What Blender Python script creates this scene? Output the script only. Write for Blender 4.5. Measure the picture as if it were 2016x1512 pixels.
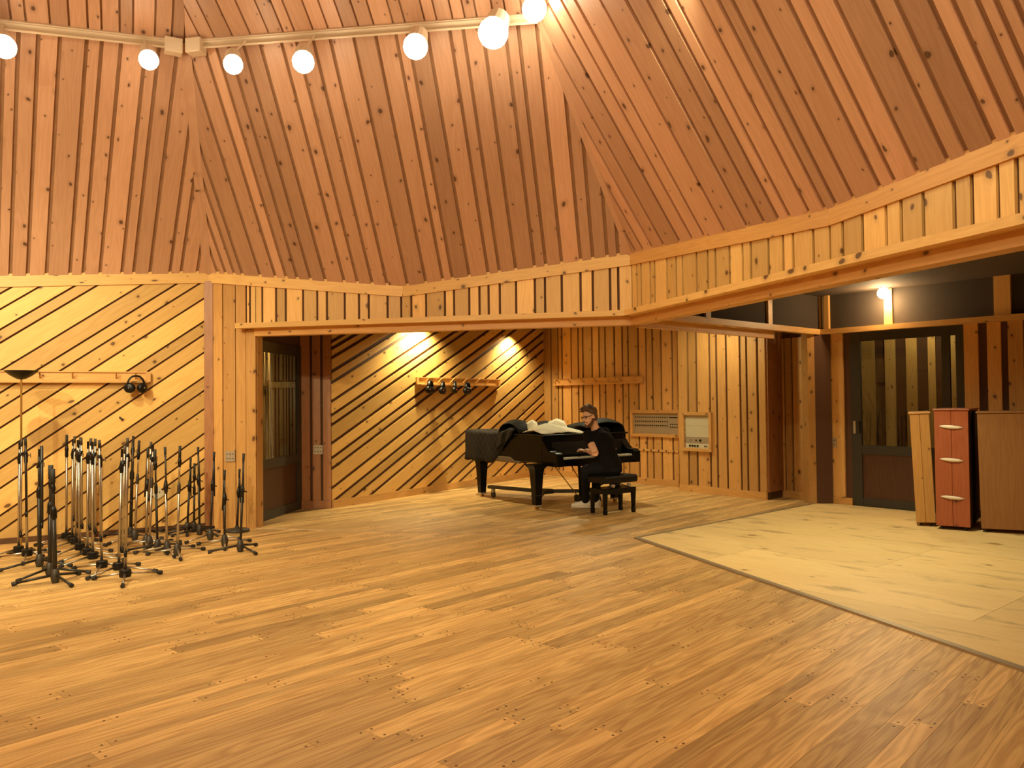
import bpy, bmesh, math, random
from mathutils import Vector, Matrix
random.seed(7)
for o in list(bpy.data.objects):
    bpy.data.objects.remove(o)
SC = bpy.context.scene
COL = SC.collection
V3 = Vector

# ------------------------------------------------------------------ camera
F_PX, CAM_H = 1580.0, 1.5
PITCH, ROLL = math.radians(1.2), math.radians(0.6)
CAM = V3((0, 0, CAM_H))
FW = V3((0, math.cos(PITCH), math.sin(PITCH)))
_u0 = V3((1, 0, 0)).cross(FW)
RT = V3((1, 0, 0)) * math.cos(ROLL) - _u0 * math.sin(ROLL)
UP = _u0 * math.cos(ROLL) + V3((1, 0, 0)) * math.sin(ROLL)
cd = bpy.data.cameras.new('camera')
cd.sensor_width = 36
cd.lens = F_PX / 2016 * 36
cd.clip_end = 200
co = bpy.data.objects.new('camera', cd)
COL.objects.link(co)
m3 = Matrix((RT, UP, -FW)).transposed()
co.matrix_world = Matrix.Translation(CAM) @ m3.to_4x4()
SC.camera = co

# ------------------------------------------------------------------ world, view
w = bpy.data.worlds.new('world')
SC.world = w
w.use_nodes = True
w.node_tree.nodes['Background'].inputs[0].default_value = (1, 0.75, 0.5, 1)
w.node_tree.nodes['Background'].inputs[1].default_value = 0.02
SC.view_settings.view_transform = 'Standard'
SC.view_settings.look = 'None'
SC.view_settings.gamma = 1
SC.view_settings.use_curve_mapping = False
SC.view_settings.exposure = 0.2

WARM = (1.0, 0.89, 0.54)


def ray(x, y):
    return FW + RT * ((x - 1008) / F_PX) + UP * ((756 - y) / F_PX)


def fl(x, y, z=0.0):
    d = ray(x, y)
    return CAM + d * ((z - CAM_H) / d.z)


def at_depth(x, y, dep):
    return CAM + ray(x, y) * dep


def pj(p):
    d = V3(p) - CAM
    c = d.dot(FW)
    return 1008 + F_PX * d.dot(RT) / c, 756 - F_PX * d.dot(UP) / c


def on_plane(x, y, p, n):
    d = ray(x, y)
    return CAM + d * ((V3(p) - CAM).dot(n) / d.dot(n))


def lamp(kind, loc, energy, color=WARM, target=None, size=0.08, angle=90, blend=0.6, name='lamp_or_fill_light'):
    l = bpy.data.lights.new(name, kind)
    l.energy = energy
    l.color = color
    l.shadow_soft_size = size
    if kind == 'SPOT':
        l.spot_size = math.radians(angle)
        l.spot_blend = blend
    o = bpy.data.objects.new(name, l)
    COL.objects.link(o)
    o.location = loc
    if target is not None:
        o.rotation_euler = (V3(target) - V3(loc)).to_track_quat('-Z', 'Y').to_euler()
    return o


# ------------------------------------------------------------------ materials
def newmat(name):
    m = bpy.data.materials.new(name)
    m.use_nodes = True
    nt = m.node_tree
    b = nt.nodes['Principled BSDF']
    return m, nt, b


def plain(name, col, rough=0.5, metal=0.0, coat=0.0, bump=0.0, bscale=60, emit=None, estr=0.0, var=0.0, spec=0.5):
    m, nt, b = newmat(name)
    b.inputs['Base Color'].default_value = (*col, 1)
    b.inputs['Roughness'].default_value = rough
    b.inputs['Metallic'].default_value = metal
    b.inputs['Coat Weight'].default_value = coat
    b.inputs['Specular IOR Level'].default_value = spec
    tc = nt.nodes.new('ShaderNodeTexCoord')
    nz = nt.nodes.new('ShaderNodeTexNoise')
    nz.inputs['Scale'].default_value = bscale
    nt.links.new(tc.outputs['Object'], nz.inputs['Vector'])
    if bump > 0:
        bp = nt.nodes.new('ShaderNodeBump')
        bp.inputs['Strength'].default_value = bump
        bp.inputs['Distance'].default_value = 0.01
        nt.links.new(nz.outputs[0], bp.inputs['Height'])
        nt.links.new(bp.outputs[0], b.inputs['Normal'])
    if var > 0:
        mx = nt.nodes.new('ShaderNodeMix')
        mx.data_type = 'RGBA'
        mx.inputs['A'].default_value = (*[c * (1 - var) for c in col], 1)
        mx.inputs['B'].default_value = (*[min(1, c * (1 + var)) for c in col], 1)
        nt.links.new(nz.outputs[0], mx.inputs['Factor'])
        nt.links.new(mx.outputs['Result'], b.inputs['Base Color'])
    if emit:
        b.inputs['Emission Color'].default_value = (*emit, 1)
        b.inputs['Emission Strength'].default_value = estr
    return m


def N(nt, typ, **kw):
    n = nt.nodes.new(typ)
    for k, v in kw.items():
        setattr(n, k, v)
    return n


def mathn(nt, op, a, b=None, c=None, clamp=False):
    n = nt.nodes.new('ShaderNodeMath')
    n.operation = op
    n.use_clamp = clamp
    for i, v in enumerate((a, b, c)):
        if v is None:
            continue
        if isinstance(v, (int, float)):
            n.inputs[i].default_value = v
        else:
            nt.links.new(v, n.inputs[i])
    return n.outputs[0]


def mixc(nt, fac, a, b):
    n = nt.nodes.new('ShaderNodeMix')
    n.data_type = 'RGBA'
    for nm, v in (('Factor', fac), ('A', a), ('B', b)):
        if isinstance(v, (int, float)):
            n.inputs[nm].default_value = v
        elif isinstance(v, tuple):
            n.inputs[nm].default_value = (*v, 1)
        else:
            nt.links.new(v, n.inputs[nm])
    return n.outputs['Result']


def sstep(nt, v, lo, hi):
    n = nt.nodes.new('ShaderNodeMapRange')
    n.interpolation_type = 'SMOOTHSTEP'
    nt.links.new(v, n.inputs['Value'])
    n.inputs['From Min'].default_value = lo
    n.inputs['From Max'].default_value = hi
    return n.outputs['Result']


def uvscale(nt, sx, sy, wobble=None):
    uv = N(nt, 'ShaderNodeTexCoord').outputs['UV']
    mp = N(nt, 'ShaderNodeVectorMath', operation='MULTIPLY')
    nt.links.new(uv, mp.inputs[0])
    mp.inputs[1].default_value = (sx, sy, 1)
    return mp.outputs[0]


def noise(nt, vec, scale=1, detail=3, rough=0.5, dist=0.0):
    n = N(nt, 'ShaderNodeTexNoise')
    n.inputs['Scale'].default_value = scale
    n.inputs['Detail'].default_value = detail
    n.inputs['Roughness'].default_value = rough
    n.inputs['Distortion'].default_value = dist
    nt.links.new(vec, n.inputs['Vector'])
    return n.outputs[0]


def wood(name, light, dark, knots=True, rough=0.42, grain=0.55, tonevar=0.5, knotcol=(0.085, 0.03, 0.01),
         knot_thr=0.34, kscale=4.4, figure=0.35, coat=0.0, stain=0.0):
    m, nt, b = newmat(name)
    L = nt.links
    at = N(nt, 'ShaderNodeAttribute', attribute_name='tone')
    tone = at.outputs['Fac']
    fine = noise(nt, uvscale(nt, 3.0, 90), 1, 3, 0.6)
    # cathedral figure: bands of a stretched, warped noise
    fg = noise(nt, uvscale(nt, 0.9, 11), 1, 2, 0.5, 0.4)
    band = mathn(nt, 'FRACT', mathn(nt, 'MULTIPLY', fg, 7.0))
    band = mathn(nt, 'ABSOLUTE', mathn(nt, 'SUBTRACT', band, 0.5))
    band = mathn(nt, 'MULTIPLY', band, 2.0)
    big = noise(nt, uvscale(nt, 0.7, 3.0), 1, 2)
    g = mathn(nt, 'ADD', mathn(nt, 'MULTIPLY', fine, grain), mathn(nt, 'MULTIPLY', band, figure))
    g = mathn(nt, 'ADD', g, mathn(nt, 'MULTIPLY', mathn(nt, 'SUBTRACT', big, 0.5), 0.5), clamp=True)
    col = mixc(nt, g, light, dark)
    tv = mathn(nt, 'ADD', mathn(nt, 'MULTIPLY', tone, tonevar), 1.0 - tonevar * 0.55)
    sc = N(nt, 'ShaderNodeVectorMath', operation='SCALE')
    L.new(col, sc.inputs[0])
    L.new(tv, sc.inputs['Scale'])
    col = sc.outputs[0]
    if knots:
        wv = N(nt, 'ShaderNodeVectorMath', operation='ADD')
        nz = N(nt, 'ShaderNodeTexNoise')
        nz.inputs['Scale'].default_value = 5
        L.new(uvscale(nt, 1, 1), nz.inputs['Vector'])
        s2 = N(nt, 'ShaderNodeVectorMath', operation='SCALE')
        L.new(nz.outputs[1], s2.inputs[0])
        s2.inputs['Scale'].default_value = 0.09
        L.new(uvscale(nt, 0.85, 1.15), wv.inputs[0])
        L.new(s2.outputs[0], wv.inputs[1])
        vo = N(nt, 'ShaderNodeTexVoronoi', voronoi_dimensions='2D')
        vo.inputs['Scale'].default_value = kscale
        L.new(wv.outputs[0], vo.inputs['Vector'])
        sep = N(nt, 'ShaderNodeSeparateColor')
        L.new(vo.outputs['Color'], sep.inputs[0])
        sel = mathn(nt, 'GREATER_THAN', sep.outputs[0], knot_thr)
        rad = mathn(nt, 'MULTIPLY_ADD', mathn(nt, 'POWER', sep.outputs[1], 2.2), 0.075, 0.028)
        q = mathn(nt, 'DIVIDE', vo.outputs['Distance'], rad)
        inv = sstep(nt, q, 1.25, 0.75)
        halo = mathn(nt, 'MULTIPLY', mathn(nt, 'MULTIPLY', sstep(nt, q, 3.2, 1.0), 0.3), sel)
        kn = mathn(nt, 'MULTIPLY', mathn(nt, 'MULTIPLY', inv, sel), 0.85)
        col = mixc(nt, halo, col, tuple(c * 0.55 for c in dark))
        col = mixc(nt, kn, col, knotcol)
    if stain > 0:
        st = noise(nt, uvscale(nt, 0.9, 2.6), 1.6, 4, 0.65)
        st = mathn(nt, 'MULTIPLY', sstep(nt, st, 0.53, 0.72), stain)
        col = mixc(nt, st, col, tuple(c * 0.45 for c in dark))
    L.new(col, b.inputs['Base Color'])
    b.inputs['Roughness'].default_value = rough
    b.inputs['Coat Weight'].default_value = coat
    b.inputs['Coat Roughness'].default_value = 0.25
    bp = N(nt, 'ShaderNodeBump')
    bp.inputs['Strength'].default_value = 0.15
    bp.inputs['Distance'].default_value = 0.002
    L.new(fine, bp.inputs['Height'])
    L.new(bp.outputs[0], b.inputs['Normal'])
    return m


M = {}
M['pine'] = wood('pine', (0.85, 0.54, 0.18), (0.66, 0.365, 0.095))
M['pine_band'] = wood('pine_band', (0.85, 0.55, 0.20), (0.66, 0.37, 0.11))
M['pine_deep'] = wood('pine_deep', (0.72, 0.40, 0.13), (0.52, 0.255, 0.07))
M['pine_red_shade'] = wood('pine_red_shade', (0.46, 0.205, 0.075), (0.30, 0.115, 0.04), tonevar=0.35)  # corner post's red pine; recess and return use it as painted shade
M['pine_trim'] = wood('pine_trim', (0.74, 0.44, 0.15), (0.55, 0.28, 0.08), tonevar=0.3, knot_thr=0.7)
M['pine_ceiling'] = wood('pine_ceiling', (0.66, 0.385, 0.245), (0.50, 0.27, 0.16), knotcol=(0.07, 0.028, 0.014))
M['backing'] = plain('dark_brown_backing', (0.10, 0.042, 0.015), 0.8, var=0.3, bscale=8)
M['backing_light'] = plain('brown_backing', (0.34, 0.18, 0.09), 0.8, var=0.3, bscale=8)
M['oak'] = wood('oak_floor', (0.75, 0.50, 0.20), (0.47, 0.265, 0.09), knots=False, rough=0.46, grain=0.45, figure=0.75,
                tonevar=0.62, coat=0.0)
M['plywood'] = wood('plywood', (0.88, 0.66, 0.31), (0.72, 0.48, 0.18), knots=True, knot_thr=0.8, kscale=2.2, rough=0.55,
                    tonevar=0.15, figure=0.3, stain=0.7, knotcol=(0.3, 0.17, 0.06))
M['charcoal'] = plain('charcoal_fabric', (0.045, 0.031, 0.02), 0.9, bump=0.2, bscale=120)
M['brown_panel'] = plain('brown_cloth_panel', (0.10, 0.045, 0.022), 0.9, bump=0.15, bscale=150)
M['door_frame'] = plain('dark_door_frame', (0.035, 0.032, 0.024), 0.45, var=0.15)
M['door_panel'] = wood('dark_door_panel', (0.085, 0.034, 0.014), (0.05, 0.018, 0.008), knots=False)
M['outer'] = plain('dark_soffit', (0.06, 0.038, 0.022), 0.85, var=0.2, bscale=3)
M['strip'] = plain('pale_threshold', (0.55, 0.38, 0.2), 0.5)
M['metal_strip'] = plain('grey_floor_strip', (0.36, 0.29, 0.2), 0.45, 0.5)
M['track'] = plain('cream_track', (0.72, 0.58, 0.42), 0.45)
M['glow'] = plain('glowing_lamp', (1, 0.9, 0.7), 0.4, emit=(1.0, 0.86, 0.58), estr=20)
M['lacquer'] = plain('black_lacquer', (0.004, 0.0035, 0.003), 0.3, spec=0.22)
M['satin_black'] = plain('satin_black', (0.006, 0.0055, 0.005), 0.38, spec=0.3)
M['black_metal'] = plain('black_metal', (0.014, 0.012, 0.010), 0.42)
M['rubber'] = plain('black_rubber', (0.02, 0.018, 0.016), 0.7)
M['cast'] = plain('dark_cast_iron', (0.05, 0.042, 0.033), 0.5, 0.3, var=0.3)
M['chrome'] = plain('chrome', (0.46, 0.42, 0.36), 0.36, 1.0)
M['brass'] = plain('brass', (0.55, 0.34, 0.1), 0.3, 1.0)
M['ivory'] = plain('ivory_keys', (0.82, 0.76, 0.6), 0.3)
M['cream'] = plain('cream_lining', (0.86, 0.78, 0.58), 0.8, bump=0.5, bscale=25)
M['olive'] = plain('olive_lining', (0.14, 0.10, 0.055), 0.9, bump=0.3, bscale=40)
M['skin'] = plain('skin', (0.82, 0.48, 0.32), 0.5, var=0.06, bscale=30)
M['beard'] = plain('brown_beard', (0.12, 0.055, 0.025), 0.8, bump=0.6, bscale=200)
M['hair'] = plain('brown_hair', (0.13, 0.068, 0.033), 0.6, bump=0.8, bscale=120, var=0.4)
M['tee'] = plain('black_tee', (0.006, 0.0055, 0.006), 0.9, spec=0.2, bump=0.2, bscale=30)
M['jeans'] = plain('dark_jeans', (0.008, 0.009, 0.011), 0.85, spec=0.2, bump=0.2, bscale=60)
M['white_shoe'] = plain('white_leather', (0.80, 0.74, 0.62), 0.55)
M['plate_grey'] = plain('grey_plate', (0.40, 0.33, 0.23), 0.45, 0.3)
M['plate_beige'] = plain('beige_plate', (0.55, 0.50, 0.34), 0.5)
M['plate_cream'] = plain('cream_plate', (0.62, 0.55, 0.38), 0.5)
M['outlet'] = plain('aluminium_outlet', (0.46, 0.38, 0.27), 0.45, 0.4)
M['red_wood'] = wood('red_stained_wood', (0.42, 0.115, 0.042), (0.27, 0.065, 0.024), knot_thr=0.85, tonevar=0.2, rough=0.35)
M['tan_wood'] = wood('tan_pine_box', (0.58, 0.30, 0.085), (0.42, 0.19, 0.045), tonevar=0.2)
M['brown_wood'] = wood('brown_box_board', (0.33, 0.155, 0.05), (0.22, 0.09, 0.027), knots=False, tonevar=0.2)
M['dark_wood'] = plain('dark_box_side', (0.07, 0.032, 0.015), 0.6)
M['white_paint'] = plain('white_paint', (0.75, 0.66, 0.52), 0.5)
M['red_mark'] = plain('red_mark', (0.5, 0.04, 0.02), 0.5)
M['glass'], _nt, _b = newmat('door_glass')
_b.inputs['Base Color'].default_value = (0.55, 0.52, 0.40, 1)
_b.inputs['Roughness'].default_value = 0.02
_b.inputs['Transmission Weight'].default_value = 1.0
_b.inputs['IOR'].default_value = 1.45


def quilt_mat():
    m, nt, b = newmat('black_quilt')
    tc = N(nt, 'ShaderNodeTexCoord').outputs['Object']
    sep = N(nt, 'ShaderNodeSeparateXYZ')
    nt.links.new(tc, sep.inputs[0])
    h = mathn(nt, 'ADD', sep.outputs[1], sep.outputs[0])
    a = mathn(nt, 'FRACT', mathn(nt, 'MULTIPLY', mathn(nt, 'ADD', h, sep.outputs[2]), 7.0))
    c = mathn(nt, 'FRACT', mathn(nt, 'MULTIPLY', mathn(nt, 'SUBTRACT', h, sep.outputs[2]), 7.0))
    da = mathn(nt, 'ABSOLUTE', mathn(nt, 'SUBTRACT', a, 0.5))
    dc = mathn(nt, 'ABSOLUTE', mathn(nt, 'SUBTRACT', c, 0.5))
    seam = mathn(nt, 'MAXIMUM', sstep(nt, da, 0.44, 0.5), sstep(nt, dc, 0.44, 0.5))
    col = mixc(nt, seam, (0.007, 0.006, 0.005), (0.022, 0.019, 0.015))
    nt.links.new(col, b.inputs['Base Color'])
    b.inputs['Roughness'].default_value = 0.7
    b.inputs['Specular IOR Level'].default_value = 0.25
    bp = N(nt, 'ShaderNodeBump')
    bp.inputs['Strength'].default_value = 0.5
    bp.inputs['Distance'].default_value = 0.012
    nt.links.new(mathn(nt, 'SUBTRACT', 1.0, seam), bp.inputs['Height'])
    nt.links.new(bp.outputs[0], b.inputs['Normal'])
    return m


M['quilt'] = quilt_mat()


# ------------------------------------------------------------------ object helpers
WM = {}


def tag(o, label=None, cat=None, group=None, kind=None):
    if label:
        o['label'] = label
    if cat:
        o['category'] = cat
    if group:
        o['group'] = group
    if kind:
        o['kind'] = kind
    return o


def thing(name, label, cat, loc=(0, 0, 0), rotz=0.0, group=None, kind=None):
    o = bpy.data.objects.new(name, None)
    o.empty_display_size = 0.1
    COL.objects.link(o)
    o.location = loc
    o.rotation_euler = (0, 0, rotz)
    WM[o] = Matrix.Translation(V3(loc)) @ Matrix.Rotation(rotz, 4, 'Z')
    return tag(o, label, cat, group, kind)


class MB:
    def __init__(s):
        s.v, s.f, s.uv, s.tone = [], [], [], []

    def add(s, vs, fs, tone=None):
        b = len(s.v)
        s.v += [V3(p) for p in vs]
        s.f += [tuple(i + b for i in f) for f in fs]
        t = random.random() if tone is None else tone
        s.tone += [t] * len(vs)
        return s

    def box(s, c, size, rot=None, taper=1.0):
        hx, hy, hz = size[0] / 2, size[1] / 2, size[2] / 2
        vs = []
        for z, k in ((-hz, taper), (hz, 1.0)):
            for x, y in ((-hx, -hy), (hx, -hy), (hx, hy), (-hx, hy)):
                p = V3((x * k, y * k, z))
                if rot is not None:
                    p = rot @ p
                vs.append(V3(c) + p)
        return s.add(vs, [(3, 2, 1, 0), (4, 5, 6, 7), (0, 1, 5, 4), (1, 2, 6, 5), (2, 3, 7, 6), (3, 0, 4, 7)])

    def tube(s, path, radii, n=10, cap=True, flat=None, ref=None):
        path = [V3(p) for p in path]
        if isinstance(radii, (int, float)):
            radii = [radii] * len(path)
        vs, fs = [], []
        t0 = (path[1] - path[0]).normalized()
        a = V3(ref) if ref is not None else (V3((0, 0, 1)) if abs(t0.z) < 0.9 else V3((1, 0, 0)))
        for i, p in enumerate(path):
            if i == 0:
                t = path[1] - path[0]
            elif i == len(path) - 1:
                t = path[-1] - path[-2]
            else:
                t = (path[i + 1] - p).normalized() + (p - path[i - 1]).normalized()
            t.normalize()
            x = (a - t * a.dot(t)).normalized()
            y = t.cross(x)
            if ref is None:
                a = x
            r = radii[i]
            rx, ry = (r, r) if isinstance(r, (int, float)) else r
            for k in range(n):
                q = 2 * math.pi * k / n
                vs.append(p + x * rx * math.cos(q) + y * ry * math.sin(q))
        for i in range(len(path) - 1):
            for k in range(n):
                k2 = (k + 1) % n
                fs.append((i * n + k, i * n + k2, (i + 1) * n + k2, (i + 1) * n + k))
        if cap:
            fs.append(tuple(range(n - 1, -1, -1)))
            fs.append(tuple((len(path) - 1) * n + k for k in range(n)))
        return s.add(vs, fs)

    def cyl(s, p0, p1, r0, r1=None, n=12):
        return s.tube([p0, p1], [r0, r0 if r1 is None else r1], n)

    def sphere(s, c, r, nu=12, nv=8, rot=None):
        rr = (r, r, r) if isinstance(r, (int, float)) else r
        vs, fs = [], []
        for j in range(nv + 1):
            th = math.pi * j / nv
            for i in range(nu):
                ph = 2 * math.pi * i / nu
                p = V3((rr[0] * math.sin(th) * math.cos(ph), rr[1] * math.sin(th) * math.sin(ph), rr[2] * math.cos(th)))
                if rot is not None:
                    p = rot @ p
                vs.append(V3(c) + p)
        for j in range(nv):
            for i in range(nu):
                i2 = (i + 1) % nu
                if j == 0:
                    fs.append((i, nu + i, nu + i2))
                elif j == nv - 1:
                    fs.append((j * nu + i, (j + 1) * nu + i, j * nu + i2))
                else:
                    fs.append((j * nu + i, (j + 1) * nu + i, (j + 1) * nu + i2, j * nu + i2))
        return s.add(vs, fs)

    def lathe(s, c, prof, n=20):
        vs, fs = [], []
        for r, z in prof:
            for k in range(n):
                q = 2 * math.pi * k / n
                vs.append(V3(c) + V3((r * math.cos(q), r * math.sin(q), z)))
        for i in range(len(prof) - 1):
            for k in range(n):
                k2 = (k + 1) % n
                fs.append((i * n + k, i * n + k2, (i + 1) * n + k2, (i + 1) * n + k))
        fs.append(tuple(range(n - 1, -1, -1)))
        fs.append(tuple((len(prof) - 1) * n + k for k in range(n)))
        return s.add(vs, fs)

    def prism(s, poly, z0, z1):
        n = len(poly)
        vs = [V3((p[0], p[1], z0)) for p in poly] + [V3((p[0], p[1], z1)) for p in poly]
        fs = [tuple(range(n - 1, -1, -1)), tuple(range(n, 2 * n))]
        fs += [(i, (i + 1) % n, n + (i + 1) % n, n + i) for i in range(n)]
        return s.add(vs, fs)

    def build(s, name, mat, parent=None, world=False, smooth=False, label=None, remesh=None, kind=None, bevel=0.0, subsurf=0,
              grain=None, hidden=False):
        vs = s.v
        if world and parent is not None and parent in WM:
            mi = WM[parent].inverted()
            vs = [mi @ p for p in vs]
        me = bpy.data.meshes.new(name)
        me.from_pydata([tuple(p) for p in vs], [], s.f)
        # box-mapped uv with the grain along the longest axis (or the axis named by grain)
        if len(vs):
            xs = [[p[i] for p in vs] for i in range(3)]
            ext = [max(a) - min(a) for a in xs]
            ga = grain if grain is not None else ext.index(max(ext))
            oth = [i for i in range(3) if i != ga]
            uvl = me.uv_layers.new(name='UVMap')
            ou, ov = random.random() * 40, random.random() * 40
            for pol in me.polygons:
                nrm = pol.normal
                o = oth[0] if abs(nrm[oth[0]]) < abs(nrm[oth[1]]) else oth[1]
                for li in pol.loop_indices:
                    p = vs[me.loops[li].vertex_index]
                    uvl.data[li].uv = (p[ga] + ou, p[o] + ov)
            at = me.attributes.new('tone', 'FLOAT', 'POINT')
            at.data.foreach_set('value', s.tone)
        me.materials.append(M[mat] if isinstance(mat, str) else mat)
        if smooth:
            me.polygons.foreach_set('use_smooth', [True] * len(me.polygons))
        me.update()
        o = bpy.data.objects.new(name, me)
        COL.objects.link(o)
        if parent is not None:
            o.parent = parent
            if parent in WM:
                WM[o] = WM[parent]
        else:
            WM[o] = Matrix.Identity(4)
        if label:
            o['label'] = label
        if kind:
            o['kind'] = kind
        if bevel > 0:
            md = o.modifiers.new('bevel', 'BEVEL')
            md.width = bevel
            md.segments = 2
            md.limit_method = 'ANGLE'
        if remesh:
            md = o.modifiers.new('remesh', 'REMESH')
            md.mode = 'VOXEL'
            md.voxel_size = remesh
            md.use_smooth_shade = True
            sm = o.modifiers.new('smooth', 'SMOOTH')
            sm.iterations = 4
            sm.factor = 0.5
        if subsurf:
            md = o.modifiers.new('sub', 'SUBSURF')
            md.levels = subsurf
            md.render_levels = subsurf
        return o


# ---- planes with boards
class Plane:
    def __init__(s, O, U, V):
        s.O, s.U = V3(O), V3(U).normalized()
        V = V3(V)
        s.V = (V - s.U * V.dot(s.U)).normalized()
        s.N = s.U.cross(s.V).normalized()
        if s.N.dot(CAM - s.O) < 0:
            s.N = -s.N

    def px(s, x, y):
        p = on_plane(x, y, s.O, s.N) - s.O
        return (p.dot(s.U), p.dot(s.V))

    def uv(s, p):
        p = V3(p) - s.O
        return (p.dot(s.U), p.dot(s.V))

    def w(s, u, v, h=0.0):
        return s.O + s.U * u + s.V * v + s.N * h


def clip(poly, a, b, c, keep_ge=True):
    """keep the part of poly where a*x+b*y >= c (or <=)"""
    out = []
    sg = 1 if keep_ge else -1
    n = len(poly)
    for i in range(n):
        p, q = poly[i], poly[(i + 1) % n]
        dp, dq = sg * (a * p[0] + b * p[1] - c), sg * (a * q[0] + b * q[1] - c)
        if dp >= 0:
            out.append(p)
        if (dp > 0 and dq < 0) or (dp < 0 and dq > 0):
            t = dp / (dp - dq)
            out.append((p[0] + (q[0] - p[0]) * t, p[1] + (q[1] - p[1]) * t))
    return out


def area(poly):
    return 0.5 * abs(sum(poly[i][0] * poly[(i + 1) % len(poly)][1] - poly[(i + 1) % len(poly)][0] * poly[i][1]
                         for i in range(len(poly))))


def slab(pl, poly, h0, h1, d, tone=None, acc=None):
    """extruded polygon: returns (verts, faces, uvs, tone); grain along d"""
    n = len(poly)
    sa = sum(poly[i][0] * poly[(i + 1) % n][1] - poly[(i + 1) % n][0] * poly[i][1] for i in range(n))
    flip = (pl.U.cross(pl.V)).dot(pl.N) < 0
    if (sa < 0) != flip:
        poly = poly[::-1]
    vs = [pl.w(p[0], p[1], h1) for p in poly] + [pl.w(p[0], p[1], h0) for p in poly]
    fs = [tuple(range(n))] + [((i + 1) % n, i, n + i, n + (i + 1) % n) for i in range(n)]
    ou, ov = random.random() * 60, random.random() * 60
    uv = [(p[0] * d[0] + p[1] * d[1] + ou, -p[0] * d[1] + p[1] * d[0] + ov) for p in poly]
    uv = uv + [(a + 0.004, b + (h1 - h0)) for a, b in uv]
    return vs, fs, uv, (random.random() if tone is None else tone)


def raw_mesh(name, parts, mat, parent=None, kind=None, label=None):
    V_, F_, T_, UV_ = [], [], [], []
    for vs, fs, uv, t in parts:
        b = len(V_)
        V_ += [tuple(p) for p in vs]
        UV_ += uv
        T_ += [t] * len(vs)
        F_ += [tuple(i + b for i in f) for f in fs]
    me = bpy.data.meshes.new(name)
    me.from_pydata(V_, [], F_)
    ul = me.uv_layers.new(name='UVMap')
    li = [0] * len(me.loops)
    me.loops.foreach_get('vertex_index', li)
    flat = []
    for i in li:
        flat += UV_[i]
    ul.data.foreach_set('uv', flat)
    me.attributes.new('tone', 'FLOAT', 'POINT').data.foreach_set('value', T_)
    me.materials.append(M[mat])
    me.update()
    o = bpy.data.objects.new(name, me)
    COL.objects.link(o)
    if parent is not None:
        o.parent = parent
    WM[o] = Matrix.Identity(4)
    if kind:
        o['kind'] = kind
    if label:
        o['label'] = label
    return o


def cut_boards(pl, poly, d, cuts, parent, mat='pine', gap=0.022, thick=0.022, widths=(0.09, 0.12, 0.16), name='board',
               base=0.0, extend=True):
    L = math.hypot(*d)
    d = (d[0] / L, d[1] / L)
    nx, ny = -d[1], d[0]
    cs = sorted(cuts)
    lo = min(nx * p[0] + ny * p[1] for p in poly)
    hi = max(nx * p[0] + ny * p[1] for p in poly)
    cs = [c for c in cs if lo - 1e-4 < c < hi + 1e-4]
    if extend:
        if not cs:
            cs = [lo + 0.03]
        while cs[0] > lo:
            cs.insert(0, cs[0] - random.choice(widths))
        while cs[-1] < hi:
            cs.append(cs[-1] + random.choice(widths))
    else:
        cs = [lo - gap / 2] + cs + [hi + gap / 2]
    out = []
    for a, b in zip(cs[:-1], cs[1:]):
        q = clip(poly, nx, ny, a + gap / 2, True)
        if len(q) > 2:
            q = clip(q, nx, ny, b - gap / 2, False)
        if len(q) < 3 or area(q) < 0.0008:
            continue
        th = thick * random.uniform(0.88, 1.1)
        out.append(raw_mesh(name, [slab(pl, q, base, base + th, d)], mat, parent))
    return out


def perp(pl, d, pts):
    L = math.hypot(*d)
    d = (d[0] / L, d[1] / L)
    r = []
    for x, y in pts:
        u, v = pl.px(x, y)
        r.append(-d[1] * u + d[0] * v)
    return r


def bar(name, a, b, wdt, hgt, mat, parent=None, up=(0, 0, 1), kind=None, label=None, cat=None):
    """rectangular board from a to b: wdt across (horizontal), hgt along up"""
    a, b = V3(a), V3(b)
    t = (b - a).normalized()
    u = V3(up)
    u = (u - t * u.dot(t)).normalized()
    x = t.cross(u)
    vs = []
    for p in (a, b):
        for sx, sz in ((-1, -1), (1, -1), (1, 1), (-1, 1)):
            vs.append(p + x * sx * wdt / 2 + u * sz * hgt / 2)
    fs = [(3, 2, 1, 0), (4, 5, 6, 7), (0, 1, 5, 4), (1, 2, 6, 5), (2, 3, 7, 6), (3, 0, 4, 7)]
    # uv along the bar
    L = (b - a).length
    ou, ov = random.random() * 40, random.random() * 40
    uv = [(ou, ov), (ou, ov + wdt), (ou, ov + wdt + hgt), (ou, ov + hgt * 2 + wdt)]
    uv = uv + [(p[0] + L, p[1]) for p in uv]
    o = raw_mesh(name, [(vs, fs, uv, random.uniform(0.3, 0.8))], mat, parent, kind, label)
    if cat:
        o['category'] = cat
    return o


def struct(o, label, cat):
    return tag(o, label, cat, kind='structure')

# ================================================================== ROOM GEOMETRY
Z = V3((0, 0, 1))
ZT = 3.08            # height of the ceiling base at the ridge corners
ZL = 2.31            # underside of the header over the side bays
ZC = 2.95            # ceiling of the side bays
P1, P2, PR = fl(413, 1038), fl(1252, 1060), fl(1984, 1310)
d12, d23 = (P2 - P1).normalized(), (PR - P2).normalized()
WL = fl(111, 1062)
dl = (WL - P1).normalized()
P3 = P2 + d23 * 8.2
P4, P5 = V3((2.0, -3.0, 0)), V3((-7.0, -3.0, 0))
P0 = P1 + dl * 5.2


def up(p, z):
    return V3((p[0], p[1], z))


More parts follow.
